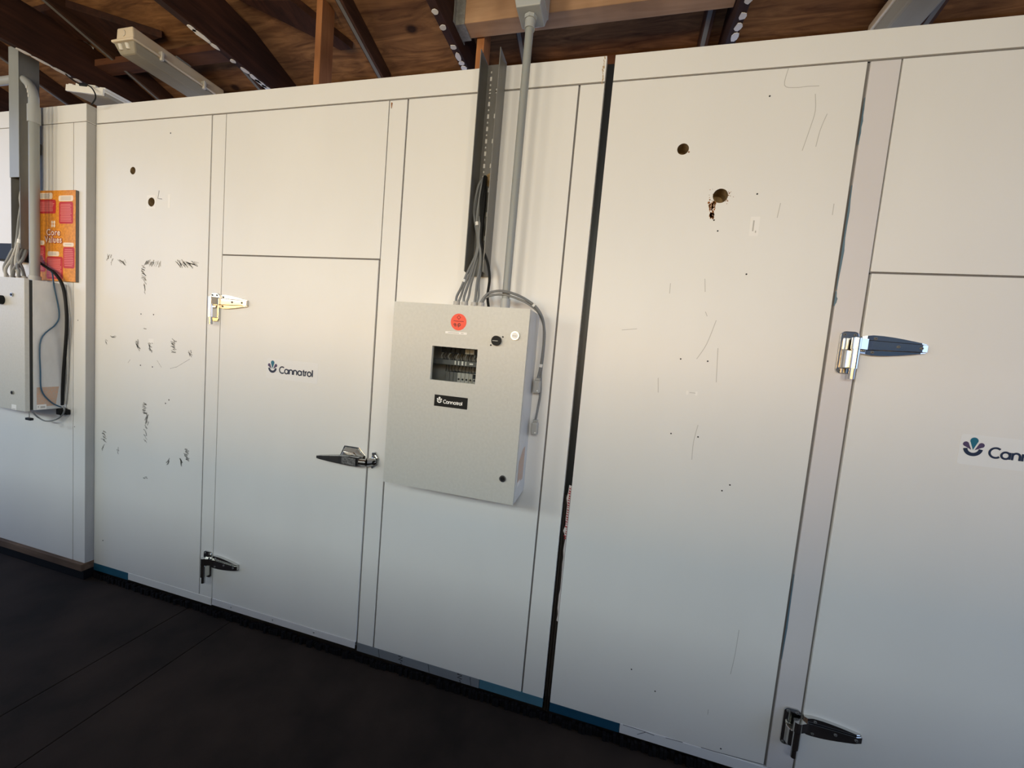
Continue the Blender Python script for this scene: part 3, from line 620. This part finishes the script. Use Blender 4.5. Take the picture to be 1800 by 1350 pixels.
MB().box(WX0 - .001, WX1 + .001, CY + .010, CY + .013, WZ0 - .001, WZ1 + .001).build('window_pane', GLASS, door)
# what shows through the viewing window
MB().box(CX0 + .02, CX1 - .02, -.012, -.008, CZ0 + .02, CZ1 - .02).build('mounting_plate', DARKIN, cab)
iy = -.115
du = MB().box(WX0 - .04, WX1 + .05, iy, -.012, 1.582, 1.604).build('wire_duct', DUCT, cab, .001)
for x, w in ((-.656, .005), (-.640, .004), (-.624, .007), (-.607, .004)): MB().box(x, x + w, iy - .001, iy, 1.585, 1.602).build('duct_label', PAPER, du)
for x in (-.588, -.552): MB().box(x, x + .016, iy - .001, iy, 1.590, 1.597).build('duct_label', PAPER, du)
for i in range(11):
    x = -.694 + .0178*i
    bk = MB().box(x, x + .0165, iy + .002, -.012, 1.50, 1.552).build('circuit_breaker', BRK if i > 2 else DUCT, cab, .001)
    if i > 2:
        if i > 6: MB().box(x + .003, x + .0135, iy - .004, iy + .001, 1.532, 1.55).build('toggle', BLACK, bk)
        MB().cyl((x + .008, iy + .001, 1.524), (x + .008, iy - .001, 1.524), .0042, 8).build('terminal', BLACK, bk)
for i in range(16):
    x = -.722 + .0125*i; m = MB(); m.tube([(x, iy + .01, 1.604), (x + random.uniform(-.004, .004), iy - .004, 1.618), (x + random.uniform(-.003, .003), iy + .012, 1.634)], .0016, 5); m.build('wire', BLACK if i % 3 else BRK, cab)
for i in range(12):
    x = -.70 + .0152*i; m = MB(); m.tube([(x, iy + .012, 1.552), (x + random.uniform(-.005, .005), iy + .004, 1.566), (x + random.uniform(-.004, .004), iy + .012, 1.583)], .0016, 5); m.build('wire', BLACK, cab)
for i in range(9): MB().box(-.724 + .022*i, -.724 + .022*i + .020, iy + .004, -.012, 1.634, 1.69).build('contactor', BLACK if i not in (5, 6) else BRK, cab, .001)
# door furniture
rl = MB().cyl((-.6175, CY, 1.7625), (-.6175, CY - .0008, 1.7625), .034, 36).build('round_sticker', REDST, cab)
m = MB(); y = CY - .0012; cx, cz = -.6175, 1.7625
m.stroke([(cx, cz + .026), (cx + .008, cz + .019), (cx, cz + .011), (cx - .008, cz + .019)], .003, y, True); m.stroke([(cx - .022, cz + .004), (cx - .008, cz + .003), (cx + .022, cz + .003)], .0026, y)
m.build('sticker_print', INKR, rl)
m = MB(); m.stroke(arc(cx - .016, cz - .010, .0035, 20, 340, 8), .0026, y, True); m.stroke([(cx - .0125, cz - .008), (cx - .0135, cz - .020)], .0026, y); m.stroke([(cx - .005, cz - .008), (cx - .0055, cz - .018)], .0024, y)
m.stroke([(cx + .002, cz - .006), (cx + .001, cz - .022)], .0026, y); m.stroke(arc(cx + .004, cz - .011, .0052, 150, -150, 8), .0026, y); m.build('handwriting', INK, rl)
lb = MB().box(-.672, -.578, CY - .0006, CY, 1.713, 1.722).build('strip_label', PAPER, cab); MB().box(-.660, -.612, CY - .0009, CY - .0006, 1.716, 1.719).box(-.604, -.592, CY - .0009, CY - .0006, 1.716, 1.719).build('label_print', PENCIL, lb)
npl = MB().box(-.699, -.5515, CY - .0015, CY, 1.4095, 1.457).build('nameplate', BLACK, cab, .0005)
make_logo(npl, -.686, 1.4225, .40, CY - .0022, (TAGW, TAGW, TAGW), .34)
kb = MB().cyl((-.449, CY, 1.699), (-.449, CY - .014, 1.699), .0195, 28).build('rotary_knob', BLACK, cab, .002, True)
MB().box(-.463, -.441, CY - .0155, CY - .014, 1.697, 1.6995).build('knob_mark', CABLEL, kb)
for x, z in ((-.4255, 1.716), (-.4725, 1.680)): MB().cyl((x, CY, z), (x, CY - .002, z), .0032, 8).build('screw', BLACK, cab)
pb = MB().cyl((-.375, CY, 1.724), (-.375, CY - .010, 1.724), .0165, 28).build('push_button', CHROME, cab, .001, True)
MB().cyl((-.375, CY - .010, 1.724), (-.375, CY - .013, 1.724), .0125, 24).build('button_face', TAGW, pb); MB().box(-.384, -.368, CY - .0135, CY - .013, 1.722, 1.7245).build('button_print', PENCIL, pb)
lk = MB().cyl((-.3755, CY, 1.150), (-.3755, CY - .006, 1.150), .0135, 24).build('lock', CHROMED, cab, .001, True)
MB().cyl((-.3755, CY - .006, 1.150), (-.3755, CY - .0075, 1.150), .0085, 16).build('lock_core', BLACK, lk)
MB().box(-.395, -.384, CY - .0005, CY, 1.452, 1.454).box(-.385, -.383, CY - .0005, CY, 1.454, 1.475).build('scuff', PENCIL, cab)
sl = MB(); sl.poly([(CX1 + .0006, -.155, 1.125), (CX1 + .0006, -.055, 1.115), (CX1 + .0006, -.055, 1.26), (CX1 + .0006, -.095, 1.255), (CX1 + .0006, -.155, 1.215)]); sl.build('side_label', TANFILM, cab)
sl = MB(); sl.poly([(CX1 + .0009, -.152, 1.105), (CX1 + .0009, -.11, 1.11), (CX1 + .0009, -.11, 1.13), (CX1 + .0009, -.152, 1.125)]); sl.build('side_label', PAPER, cab)
gl = []
for u in (803, 817, 834, 846):
    p = PY(u, 531, -.135); gl.append(p.x)
    gm = MB().cyl((p.x, -.135, CZ1), (p.x, -.135, CZ1 + .010), .0165, 6).cyl((p.x, -.135, CZ1 + .010), (p.x, -.135, CZ1 + .022), .014, 14); gm.build('cable_gland', GLAND, cab, .001, True)
# ---- left cabinet
LX, LY0, LZ0, LZ1 = -3.238, -.222, 1.080, 1.836
cab2 = thing('control_cabinet', 'grey control cabinet on the left cold room below the orange poster', 'cabinet', (-3.6, D, LZ0))
MB().box(-3.86, LX, LY0 + .034, D - .001, LZ0, LZ1).build('body', CABSIDE, cab2, .002)
MB().box(-3.853, LX - .004, LY0 + .020, LY0 + .034, LZ0 + .004, LZ1 - .004).build('door_gasket', GASK, cab2)
MB().box(-3.86, LX, LY0, LY0 + .020, LZ0 - .004, LZ1 + .002).build('cabinet_door', CAB, cab2, .002)
for u, v in ((22, 518), (23, 690)):
    p = PY(u, v, LY0); lk = MB().cyl((p.x, LY0, p.z), (p.x, LY0 - .006, p.z), .0105, 18).build('lock', CHROMED, cab2, .001, True); MB().cyl((p.x, LY0 - .006, p.z), (p.x, LY0 - .0072, p.z), .007, 12).build('lock_core', BLACK, lk)
p = PY(4, 527, LY0); MB().cyl((p.x, LY0, p.z), (p.x, LY0 - .03, p.z), .026, 22).build('rotary_knob', BLACK, cab2, .003, True)
p = PY(25, 716, LY0); MB().box(p.x - .022, p.x + .018, LY0 - .0006, LY0, p.z - .014, p.z + .016).build('small_label', PAPER, cab2); MB().box(p.x - .016, p.x + .012, LY0 - .001, LY0 - .0006, p.z - .010, p.z - .006).build('label_print', PENCIL, cab2)
q = MB(); q.poly([(LX + .0006, -.175, 1.10), (LX + .0006, -.095, 1.10), (LX + .0006, -.08, 1.215), (LX + .0006, -.175, 1.215)]); q.build('side_label', TANFILM, cab2)
q = MB(); q.poly([(LX + .0009, -.175, 1.083), (LX + .0009, -.135, 1.083), (LX + .0009, -.135, 1.112), (LX + .0009, -.175, 1.112)]); q.build('side_label', PAPER, cab2)
MB().box(LX + .001, LX + .0012, -.171, -.166, 1.094, 1.104).box(LX + .001, LX + .0012, -.16, -.14, 1.09, 1.102).build('label_print', PENCIL, cab2)
for x in (-3.57, -3.52, -3.46, -3.42):
    gm = MB().cyl((x, -.14, LZ1), (x, -.14, LZ1 + .010), .017, 6).cyl((x, -.14, LZ1 + .010), (x, -.14, LZ1 + .022), .014, 14); gm.build('cable_gland', GLAND, cab2, .001, True)

# ================================================================== CABLE CHANNELS AND CONDUITS
TX0, TX1, TZ0, TZ1, TY = -0.655, -0.568, 1.985, 2.893, -0.095
tr = thing('cable_channel', 'open slotted metal channel above the control cabinet with window', 'channel', (-.61, 0, TZ0))
bm = bmesh.new(); edges = []
def loop2(pts):
    vs = [bm.verts.new((x, -.003, z)) for x, z in pts]
    for i in range(len(vs)): edges.append(bm.edges.new((vs[i], vs[(i+1) % len(vs)])))
loop2([(TX0, TZ0), (TX1, TZ0), (TX1, TZ1), (TX0, TZ1)]); hb = []
z = TZ1 - .03; i = 0
while z > TZ0 + .04:
    hh_, ww_ = (.0045, .003) if i % 2 == 0 else (.010, .0045)
    hb.append((TX0 + .020 - ww_, TX0 + .020 + ww_, z - hh_, z + hh_))
    if i % 4 == 3: hb.append((TX0 + .046, TX0 + .056, z - .010, z + .010))
    z -= .0262; i += 1
for a, b_, c, d_ in hb: loop2([(a, c), (b_, c), (b_, d_), (a, d_)])
bmesh.ops.triangle_fill(bm, edges=edges, use_beauty=True)
for f in list(bm.faces):
    c = f.calc_center_median()
    if any(a < c.x < b_ and e < c.z < d_ for a, b_, e, d_ in hb): bm.faces.remove(f)
me = bpy.data.meshes.new('channel_web'); bm.to_mesh(me); bm.free(); me.materials.append(TROUGH)
o = bpy.data.objects.new('channel_web', me); COL.objects.link(o); o.parent = tr
for x0 in (TX0, TX1 - .003):
    MB().hexa([(x0, -.003, TZ0), (x0 + .003, -.003, TZ0), (x0 + .003, TY, TZ0 + .004), (x0, TY, TZ0 + .004)], [(x0, -.003, TZ1), (x0 + .003, -.003, TZ1), (x0 + .003, TY, TZ1), (x0, TY, TZ1)]).build('channel_side', TROUGH, tr)
p = PY(857, 421, -.04); MB().cyl((TX1 - .004, -.07, p.z), (TX1 - .0032, -.07, p.z), .012, 16).build('blue_dot', mat('blue_dot', (.05, .22, .42), .5), tr)
MB().cyl((-.598, -.004, 2.408), (-.598, -.001, 2.408), .030, 24).build('cable_hole', FOAM, tr)
# left trough with cover
QX0, QX1 = -3.520, -3.437
tq = thing('cable_channel', 'covered metal cable channel rising from the left cabinet', 'channel', (-3.48, D, 2.0))
MB().box(QX0, QX1, D - .022, D - .019, 2.02, 3.12).build('channel_web', TROUGH, tq)
MB().box(QX0 + .02, QX1 - .02, D - .019, D - .001, 2.60, 2.66).build('standoff', TROUGH, tq)
for x0 in (QX0, QX1 - .003): MB().box(x0, x0 + .003, -.145, D - .022, 2.02, 3.12).build('channel_side', TROUGH, tq)
MB().box(QX0 - .001, QX1 + .001, -.149, -.1455, 2.425, 3.15).build('channel_cover', PVC, tq, .001)
# conduits
cn = thing('conduit', 'straight grey conduit rising from the cabinet with red sticker', 'conduit', (-.455, -.1, CZ1))
MB().cyl((-.4565, -.1, CZ1 + .045), (-.4525, -.1, 2.955), .0165, 20).build('conduit_pipe', PVC, cn, 0, True)
MB().cyl((-.4565, -.1, CZ1 - .001), (-.4565, -.1, CZ1 + .048), .0205, 20).build('conduit_fitting', PVCL, cn, .002, True)
MB().cyl((-.4525, -.1, 2.943), (-.4525, -.1, 2.985), .0205, 20).cyl((-.4525, -.1, 2.941), (-.4525, -.1, 2.9435), .0212, 20).cyl((-.4525, -.1, 2.975), (-.4525, -.1, 2.989), .026, 8).build('conduit_fitting', PVCL, cn, .001, True)
jb = MB().hexa([(-.500, -.150, 2.990), (-.405, -.150, 2.990), (-.405, -.045, 2.990), (-.500, -.045, 2.990)], [(-.508, -.158, 3.025), (-.397, -.158, 3.025), (-.397, -.037, 3.025), (-.508, -.037, 3.025)]).build('junction_box', PVCL, None, .003)
tag(jb, 'grey junction box mounted on the pale pine beam', 'box')
MB().box(-.510, -.395, -.160, -.03, 3.025, 3.16).build('box_body', PVCL, jb, .004); MB().box(-.485, -.42, -.03, .0445, 3.10, 3.15).build('box_mount', GALV, jb); MB().box(-.512, -.393, -.166, -.160, 3.022, 3.14).build('box_cover', PVC, jb, .002)
MB().cyl((-.500, -.166, 3.034), (-.500, -.170, 3.034), .004, 10).build('screw', SCREW, jb)
le = thing('conduit', 'grey conduit with a bend at its top beside the orange poster', 'conduit', (-3.362, -.122, LZ1))
cxl, cyl_ = -3.362, -.122
pts = [Vector((cxl, cyl_, LZ1 + .03)), Vector((cxl, cyl_, 2.74))]
MB().cyl((cxl, cyl_, LZ1 + .02), (cxl, cyl_, 2.76), .0215, 20).build('conduit_pipe', PVC, le, 0, True)
MB().cyl((cxl, cyl_, LZ1 - .001), (cxl, cyl_, LZ1 + .03), .026, 20).build('conduit_fitting', PVCL, le, .002, True)
MB().cyl((cxl, cyl_, 2.735), (cxl, cyl_, 2.83), .0265, 20).build('conduit_coupling', PVCL, le, .002, True)
el = [Vector((cxl, cyl_, 2.81))] + [Vector((cxl - .13 + .13*math.cos(a), cyl_, 2.86 + .13*math.sin(a))) for a in [math.pi/2*i/10 for i in range(11)]] + [Vector((-4.3, cyl_, 2.99))]
# the bend runs behind the channel side, in front of the room
MB().tube(el, .0215, 18).build('conduit_elbow', PVCL, le, 0, True)
for z_ in (2.875, 2.90, 2.925): 
    a = math.asin((z_ - 2.86)/.13); MB().box(cxl - .13 + .13*math.cos(a) - .006, cxl - .13 + .13*math.cos(a) + .006, cyl_ - .0222, cyl_ - .021, z_ - .008, z_ + .006).build('conduit_print', PENCIL, le)

# ================================================================== CABLES
def cable(name, pts, r, m, label, group=None, tags=()):
    r *= 1.15
    P = smoothpath(pts, 6); o = MB().tube(P, r, 8).build(name, m, None, 0, True)
    tag(o, label, 'cable', group)
    for tt in tags:
        k = int(tt * (len(P) - 2)); MB().tube([P[k], P[k+1]], r * 1.45, 8).build('cable_tag', TAGW, o)
    return o
def PP(seq): return [PY(u, v, y) for u, v, y in seq]
gt = 'grey cables between cabinet glands and slotted channel'
hole = (851, 312, -.012)
def gl0(i, dx=0): return Vector((gl[i] + dx, -.135, CZ1 + .016))
cable('signal_cable', [gl0(0, -.004)] + PP([(803, 521, -.13), (811.5, 504, -.11), (822, 478, -.09), (836, 448, -.07), (839.5, 420, -.06), (833, 372, -.05), (840, 330, -.045), (848, 316, -.03), hole]), .0048, CABLE, 'grey cable with white tag leaning farthest over the cabinet top', gt, (.28,))
cable('signal_cable', [gl0(0, .005)] + PP([(810, 521, -.13), (816, 503, -.11), (827, 478, -.085), (837, 448, -.062), (840, 420, -.05), (835, 378, -.04), (841, 332, -.035), (849, 318, -.025), hole]), .0045, CABLE, 'grey cable close beside the tagged one, from the end gland', gt)
cable('signal_cable', [gl0(1, -.004)] + PP([(816, 521, -.13), (823, 500, -.11), (832, 470, -.08), (840, 440, -.066), (841.5, 418, -.07), (838.5, 384, -.06), (845, 335, -.05), (849, 318, -.03), hole]), .005, CABLE, 'grey cable from the second gland, tagged near the top', gt, (.66,))
cable('signal_cable', [gl0(1, .006)] + PP([(824, 521, -.13), (828, 500, -.105), (835, 475, -.08), (841, 445, -.055), (842.5, 418, -.045), (840, 384, -.035), (846, 337, -.03), (850, 319, -.025), hole]), .0045, CABLE, 'grey cable from the second gland, without any tag', gt)
cable('signal_cable', [gl0(2)] + PP([(836, 521, -.13), (839, 495, -.105), (845, 458, -.08), (843, 415, -.072), (844, 365, -.06), (848, 328, -.045), hole]), .005, CABLE, 'grey cable rising straight from the third gland', gt)
cable('signal_cable', [gl0(2, .007)] + PP([(841, 521, -.13), (842, 495, -.10), (847, 458, -.07), (846, 415, -.05), (848, 365, -.04), (851, 330, -.03), hole]), .0042, CABLE, 'thin grey cable rising from the third gland', gt)
cable('power_cable', [Vector((gl[3] + .024, -.10, CZ1 + .003))] + PP([(857, 520, -.10), (860.5, 490, -.09), (857, 462, -.085), (846, 426, -.08), (848.5, 384, -.075), (852, 345, -.06), (853, 322, -.04), (853, 314, -.015)]), .0052, BLACK, 'black cable sweeping down from channel hole to cabinet top')
cable('power_cable', PP([(853, 312, -.014), (851, 326, -.05), (847, 350, -.06), (845.5, 380, -.062), (843, 410, -.06)]), .0085, BLACK, 'short thick black cable inside the top of the cable bundle')
# two cables over to the hanging connectors
ct = 'grey cables to the hanging connectors'
def connector(u, v, label):
    p = PY(u, v, -.03); o = MB().box(p.x - .014, p.x + .014, -.048, -.012, p.z - .030, p.z + .026).build('cable_connector', CABLEL, None, .006); tag(o, label, 'connector', 'hanging cable connectors')
    MB().box(p.x - .010, p.x + .010, -.042, -.016, p.z + .026, p.z + .036).build('connector_cap', CABLEL, o, .002); MB().cyl((p.x + .006, -.048, p.z - .018), (p.x + .006, -.0495, p.z - .018), .003, 8).build('screw', TAGW, o)
    return p
c1 = connector(944, 679, 'upper pale grey cable connector hanging beside the cabinet'); c2 = connector(940, 752, 'lower pale grey cable connector hanging beside the cabinet')
cable('connector_cable', [gl0(3, -.004)] + PP([(850, 524, -.13), (860, 515, -.13), (880, 511.5, -.13), (905, 517, -.12), (927, 528, -.10), (945, 543, -.08), (955, 565, -.06), (956, 600, -.045), (951, 640, -.035)]) + [Vector((c1.x, -.03, c1.z + .034))], .0048, CABLE, 'grey cable arching over the cabinet to the upper connector', ct, (.56, .93))
cable('connector_cable', [gl0(3, .006)] + PP([(852, 525, -.125), (865, 519, -.12), (885, 518, -.115), (907, 524, -.10), (930, 535, -.085), (948, 552, -.06), (957, 580, -.04), (955, 620, -.02), (951, 655, -.009), (950, 690, -.008), (945, 720, -.012)]) + [Vector((c2.x, -.03, c2.z + .034))], .0044, CABLE, 'grey cable arching over the cabinet to the lower connector', ct)
# left cabinet bundle
gt2 = 'grey cables above the left cabinet'
def L3(x, y, z): return Vector((x, y, z))
cable('signal_cable', [L3(-3.57, -.14, 1.85), L3(-3.585, -.145, 1.90), L3(-3.55, -.14, 1.97), L3(-3.50, -.12, 2.10), L3(-3.482, -.11, 2.25), L3(-3.49, -.10, 2.42), L3(-3.485, -.09, 2.6)], .0075, CABLE, 'thick grey cable looping outward above the left cabinet', gt2)
cable('signal_cable', [L3(-3.563, -.15, 1.85), L3(-3.56, -.15, 1.90), L3(-3.52, -.14, 1.97), L3(-3.47, -.13, 2.10), L3(-3.455, -.125, 2.20), L3(-3.49, -.12, 2.32), L3(-3.50, -.10, 2.42), L3(-3.49, -.085, 2.6)], .0065, CABLEL, 'pale grey cable crossing the front of the left bundle', gt2)
cable('signal_cable', [L3(-3.52, -.14, 1.85), L3(-3.525, -.14, 1.92), L3(-3.505, -.13, 2.05), L3(-3.50, -.12, 2.2), L3(-3.475, -.115, 2.33), L3(-3.47, -.10, 2.45), L3(-3.475, -.09, 2.6)], .0075, CABLE, 'grey cable rising from the second gland of the left cabinet', gt2)
cable('signal_cable', [L3(-3.46, -.14, 1.85), L3(-3.47, -.15, 1.93), L3(-3.46, -.14, 2.05), L3(-3.457, -.125, 2.2), L3(-3.462, -.11, 2.42), L3(-3.465, -.09, 2.6)], .0065, CABLEL, 'pale grey cable with white tag at the channel edge', gt2, (.42,))
cable('signal_cable', [L3(-3.425, -.135, 1.85), L3(-3.435, -.14, 1.90), L3(-3.455, -.145, 1.97), L3(-3.475, -.10, 2.10), L3(-3.48, -.085, 2.3), L3(-3.48, -.08, 2.6)], .0075, CABLE, 'grey cable bending in behind the left bundle', gt2)
cable('signal_cable', [L3(-3.50, -.15, 1.85), L3(-3.47, -.155, 1.90), L3(-3.43, -.14, 1.955), L3(-3.455, -.11, 2.03), L3(-3.465, -.08, 2.2), L3(-3.465, -.075, 2.6)], .0075, CABLE, 'grey cable crossing low in front of the conduit foot', gt2)
cable('signal_cable', [L3(-3.42, -.16, 1.85), L3(-3.41, -.165, 1.885), L3(-3.44, -.155, 1.92), L3(-3.50, -.10, 2.03), L3(-3.505, -.08, 2.3), L3(-3.505, -.075, 2.6)], .006, CABLE, 'grey cable arching low past the conduit of the left cabinet', gt2)
tag(MB().box(-3.80, -3.560, -.115, D - .001, 1.955, 2.055).build('power_adapter', BLACK, None, .004), 'black box mounted on the left cold room above the cabinet', 'box')
cable('network_cable', [PY(84, 474, -.075), PY(91.7, 480, -.085)] + [PXP(u, v, LX + .006) for u, v in ((95, 503), (104, 550), (98, 570), (72, 597), (71, 653), (73.5, 687), (90, 707))] + [PY(108, 716, -.075)], .0030, BLUEC, 'thin blue cable hanging across the side of the left cabinet')
cable('power_cable', [L3(-3.43, -.075, 2.00), PY(67, 459, -.085), PY(82, 470, -.085), PY(97, 481, -.085), PY(110, 502, -.08), PY(116, 535, -.075), PY(117, 580, -.07), PY(112, 653, -.065), PY(109, 712, -.065)], .0068, BLACK, 'black power cable draping over the poster and down to a plug')
cable('signal_cable', [PY(112, 505, -.058), PY(118, 535, -.055), PY(121.5, 580, -.053), PY(119, 660, -.053), PY(115, 710, -.055)], .0030, CABLEL, 'thin grey cable down the seam beside the black one')
p = PY(109, 723, -.065); pg = MB().box(p.x - .018, p.x + .018, -.085, D - .001, p.z - .020, p.z + .018).build('power_plug', BLACK, None, .006); tag(pg, 'black plug on the wall at the foot of the black cable', 'plug')
MB().box(p.x + .020, p.x + .040, -.065, D - .001, p.z - .018, p.z + .014).build('socket', BLACK, pg, .004); MB().cyl((p.x - .006, -.068, p.z - .020), (p.x - .006, -.068, p.z - .034), .003, 8).build('cord_stub', BLACK, pg)
cable('cable_loop', [PXP(58, 725, LX - .02)] + [PY(66, 733, -.10), PY(80, 740, -.09), PY(97, 738, -.08), PY(108, 731, -.075), PY(113, 722, -.09), PY(111, 714, -.092)], .0034, CABLE, 'thin dark cable looping from cabinet bottom to the plug')
p = PXP(51.5, 724, LX - .015); kt = MB().cyl((p.x, p.y, LZ0 + .001), (p.x, p.y, LZ0 - .045), .0022, 6).build('cabinet_key', SCREW, None); tag(kt, 'small key with black bar hanging under the left cabinet', 'key')
MB().box(p.x - .022, p.x + .022, p.y - .008, p.y + .008, LZ0 - .058, LZ0 - .044).build('key_bar', BLACK, kt, .002)

# ================================================================== POSTER
P0 = thing('poster', 'orange poster with red text boxes titled Core Values', 'poster', (-3.31, D, 1.85))
pxa, pxb, pza, pzb, py_ = -3.492, -3.132, 1.852, 2.384, D - .016
MB().box(pxa, pxb, py_ + .001, D - .001, pza, pzb).build('poster_board', mat('board_edge_shadow', (.17, .15, .135), .8), P0)  # dark edge colour stands for the poster's shadow on the wall
MB().box(pxa, pxb, py_, py_ + .001, pza, pzb).build('poster_print', ORANGE, P0)
W_, H_ = pxb - pxa, pzb - pza
def pb_(x0, x1, z0, z1, m, r=.012, y=.0006, name='text_box'):
    return MB().prism_y([(pxa + W_*0 + a, pza + c) for a, c in rrect(x0*W_, x1*W_, z0*H_, z1*H_, r)], py_ - y, py_ - .0001).build(name, m, P0)
def lines(x0, x1, z0, z1, n, m, w=.0045, name='text_lines', y=.0011):
    k = MB()
    for i in range(n):
        z = pza + H_*(z0 + (z1 - z0)*(i + .5)/n); sh = random.uniform(0, .12)*(x1 - x0)*W_
        k.stroke([(pxa + x0*W_ + sh*.5, z), (pxa + x1*W_ - sh, z)], w, py_ - y)
    k.build(name, m, P0)
boxes = [(.03, .53, .748, .90, 7), (.61, .945, .636, .874, 12), (.02, .27, .096, .391, 14), (.30, .70, .02, .27, 13), (.71, .98, .147, .38, 10)]
for x0, x1, z0, z1, n in boxes:
    pb_(x0, x1, z0, z1, PRED); lines(x0 + .025, x1 - .025, z0 + .02, z1 - .02, n, PPINK)
for x0, x1, z0, z1, n in ((.05, .45, .908, .975, 3), (.60, .95, .88, .943, 3), (.02, .25, .397, .447, 2), (.33, .61, .276, .329, 2), (.705, .965, .386, .43, 1)):
    pb_(x0, x1, z0, z1, PCREAM, .011, .0008, 'title_pill'); lines(x0 + .05, x1 - .05, z0 + .010, z1 - .010, n, PENCIL, .0035, 'title_print', .0013)
def ptext(body, xc, z, size, off, m, name):
    c = bpy.data.curves.new('t', 'FONT'); c.body = body; c.size = size; c.align_x = 'CENTER'; c.offset = off; c.space_character = 1.12
    o = bpy.data.objects.new('t', c); COL.objects.link(o); bpy.context.view_layer.update()
    me = bpy.data.meshes.new_from_object(o.evaluated_get(bpy.context.evaluated_depsgraph_get())); bpy.data.objects.remove(o, do_unlink=True)
    me.name = name; me.materials.clear(); me.materials.append(m)
    n = bpy.data.objects.new(name, me); COL.objects.link(n); n.parent = P0; n.location = (xc, 0, z); n.rotation_euler = (math.pi/2, 0, 0); return n
for body, z in (('Core', 2.122), ('Values', 2.079)):
    a = ptext(body, pxa + .475*W_, z, .052, .0036, mat('poster_maroon', (.38, .02, .03), .5), 'poster_title_outline'); a.location.y = py_ - .0016
    a = ptext(body, pxa + .475*W_, z, .052, .0009, PCREAM, 'poster_title'); a.location.y = py_ - .0022
k = MB()
for sx, sz in ((-1, -1), (-1, 1), (1, -1), (1, 1)):
    k.poly([(pxa + .47*W_ + sx*.010 + .009*math.cos(a), py_ - .001, 2.188 + sz*.010 + .010*math.sin(a)) for a in [2*math.pi*i/12 for i in range(12)]])
k.build('poster_emblem', PCREAM, P0)

# ================================================================== LIGHT FIXTURES
def sweep(m, prof, y0, y1): m.hexa([(x, y0, z) for x, z in prof], [(x, y1, z) for x, z in prof])
def covered_light(x, y0, y1, zr, label):
    t_ = thing('covered_light', label, 'light', (x, (y0 + y1)/2, zr + .075), 'covered fluorescent lights')
    m = MB(); sweep(m, [(x - .062, zr + .008), (x + .062, zr + .008), (x + .056, zr + .07), (x - .056, zr + .07)], y0 + .012, y1 - .012); m.build('housing', LAMPB, t_, .006)
    MB().box(x - .080, x + .080, y0, y1, zr - .004, zr + .008).build('rim', LAMPB, t_, .004)
    m = MB(); m.hexa([(x - .074, y0 + .006, zr - .004), (x + .074, y0 + .006, zr - .004), (x + .074, y1 - .006, zr - .004), (x - .074, y1 - .006, zr - .004)],
                     [(x - .054, y0 + .026, zr - .054), (x + .054, y0 + .026, zr - .054), (x + .054, y1 - .026, zr - .054), (x - .054, y1 - .026, zr - .054)]); m.build('diffuser', LENS, t_, .008)
    for sx in (-.028, .022):
        MB().cyl((x + sx, y0 + .0135, zr - .012), (x + sx, y0 + .0215, zr - .036), .013, 14).build('tube_end', TUBEM, t_, .002, True)
    m = MB(); m.tube([Vector((x - .004 + .010*math.cos(a), y0 + .010, zr + .040 + .014*math.sin(a))) for a in [math.radians(100 - 20*i) for i in range(12)]], .002, 6); m.build('hook', TUBEM, t_)
    for yy in (y0 + .13, y0 + .36): MB().box(x + .0585, x + .086, yy, yy + .014, zr - .016, zr + .030).build('clip', TUBEM, t_, .003)
covered_light(-2.645, -.135, .385, 3.108, 'long covered fluorescent light with clear end near the left joists')
covered_light(.965, -.55, .385, 3.108, 'grey-lensed covered light over the right cold room')
tag(MB().box(-2.70, -2.59, .09, .17, 3.178, 3.1848).build('mounting_strap', GALV, None), 'flat metal strap holding the long covered light', 'bracket')
tag(MB().box(.90, 1.03, .20, .26, 3.178, roofz(.26) - .001).build('mounting_block', RAFT, None), 'small wood block fixing the grey-lensed light to the roof', 'block')
# loose white strip light on the joist
sl_ = thing('strip_light', 'small white strip light with cable over the left cold room', 'light', (-3.09, 0, 2.95))
m = MB(); m.box(-.078, .078, -.075, .62, -.016, -.002).build('light_underside', LEDU, sl_, .002)
MB().box(-.080, .080, -.08, .62, -.002, .008).box(-.080, -.062, -.08, .62, .008, .020).box(.055, .080, -.08, .62, .008, .020).build('light_body', LEDW, sl_, .002)
MB().box(-.080, .080, -.090, -.078, -.017, .012).build('light_end', LEDW, sl_, .002)
MB().box(-.040, .045, -.088, -.04, .008, .022).build('connector_block', LEDW, sl_, .002); MB().box(-.020, .012, -.093, -.07, .010, .024).build('cable_plug', BLACK, sl_, .002)
ea, eb = PY(115, 152, -.05), PY(180, 160, -.05)
sl_.scale = ((eb - ea).length / .16, 1, 1.25); sl_.location = ((ea.x + eb.x)/2, .04, (ea.z + eb.z)/2); sl_.rotation_euler = (0, math.atan2(ea.z - eb.z, eb.x - ea.x), 0)
cable('light_cable', [PR(152, 83, -.02), PY(130, 68, .03), PY(108, 65, 0), PY(95, 76, -.02), PY(96, 95, -.03), PY(104, 113, -.03), PY(117, 132, -.035), PY(140, 148, -.05), PY(155, 150, -.06), PY(165, 160, -.075), PY(168, 172, -.078), PY(161, 184, -.06)], .0028, BLACK, 'thin black cable looping from the roof to the strip light')
cable('roof_cable', [PR(82, -6, -.012), PR(97, 4, -.012), PR(114, 24, -.012), PR(132, 50, -.012), PR(150, 75, -.012), PR(164, 86, -.012)], .009, CABLEL, 'pale grey cable running across the plywood beside the dark board')

for r_ in [o for o in COL.objects if o.parent is None and o.type == 'EMPTY' and o is not sl_]:
    r_.rotation_euler = (0, 0, 0)
bpy.context.view_layer.update()
for r_ in [o for o in COL.objects if o.parent is None and o.type == 'EMPTY' and o is not sl_]:
    inv_ = r_.matrix_world.inverted()
    for ch in r_.children: ch.matrix_parent_inverse = inv_
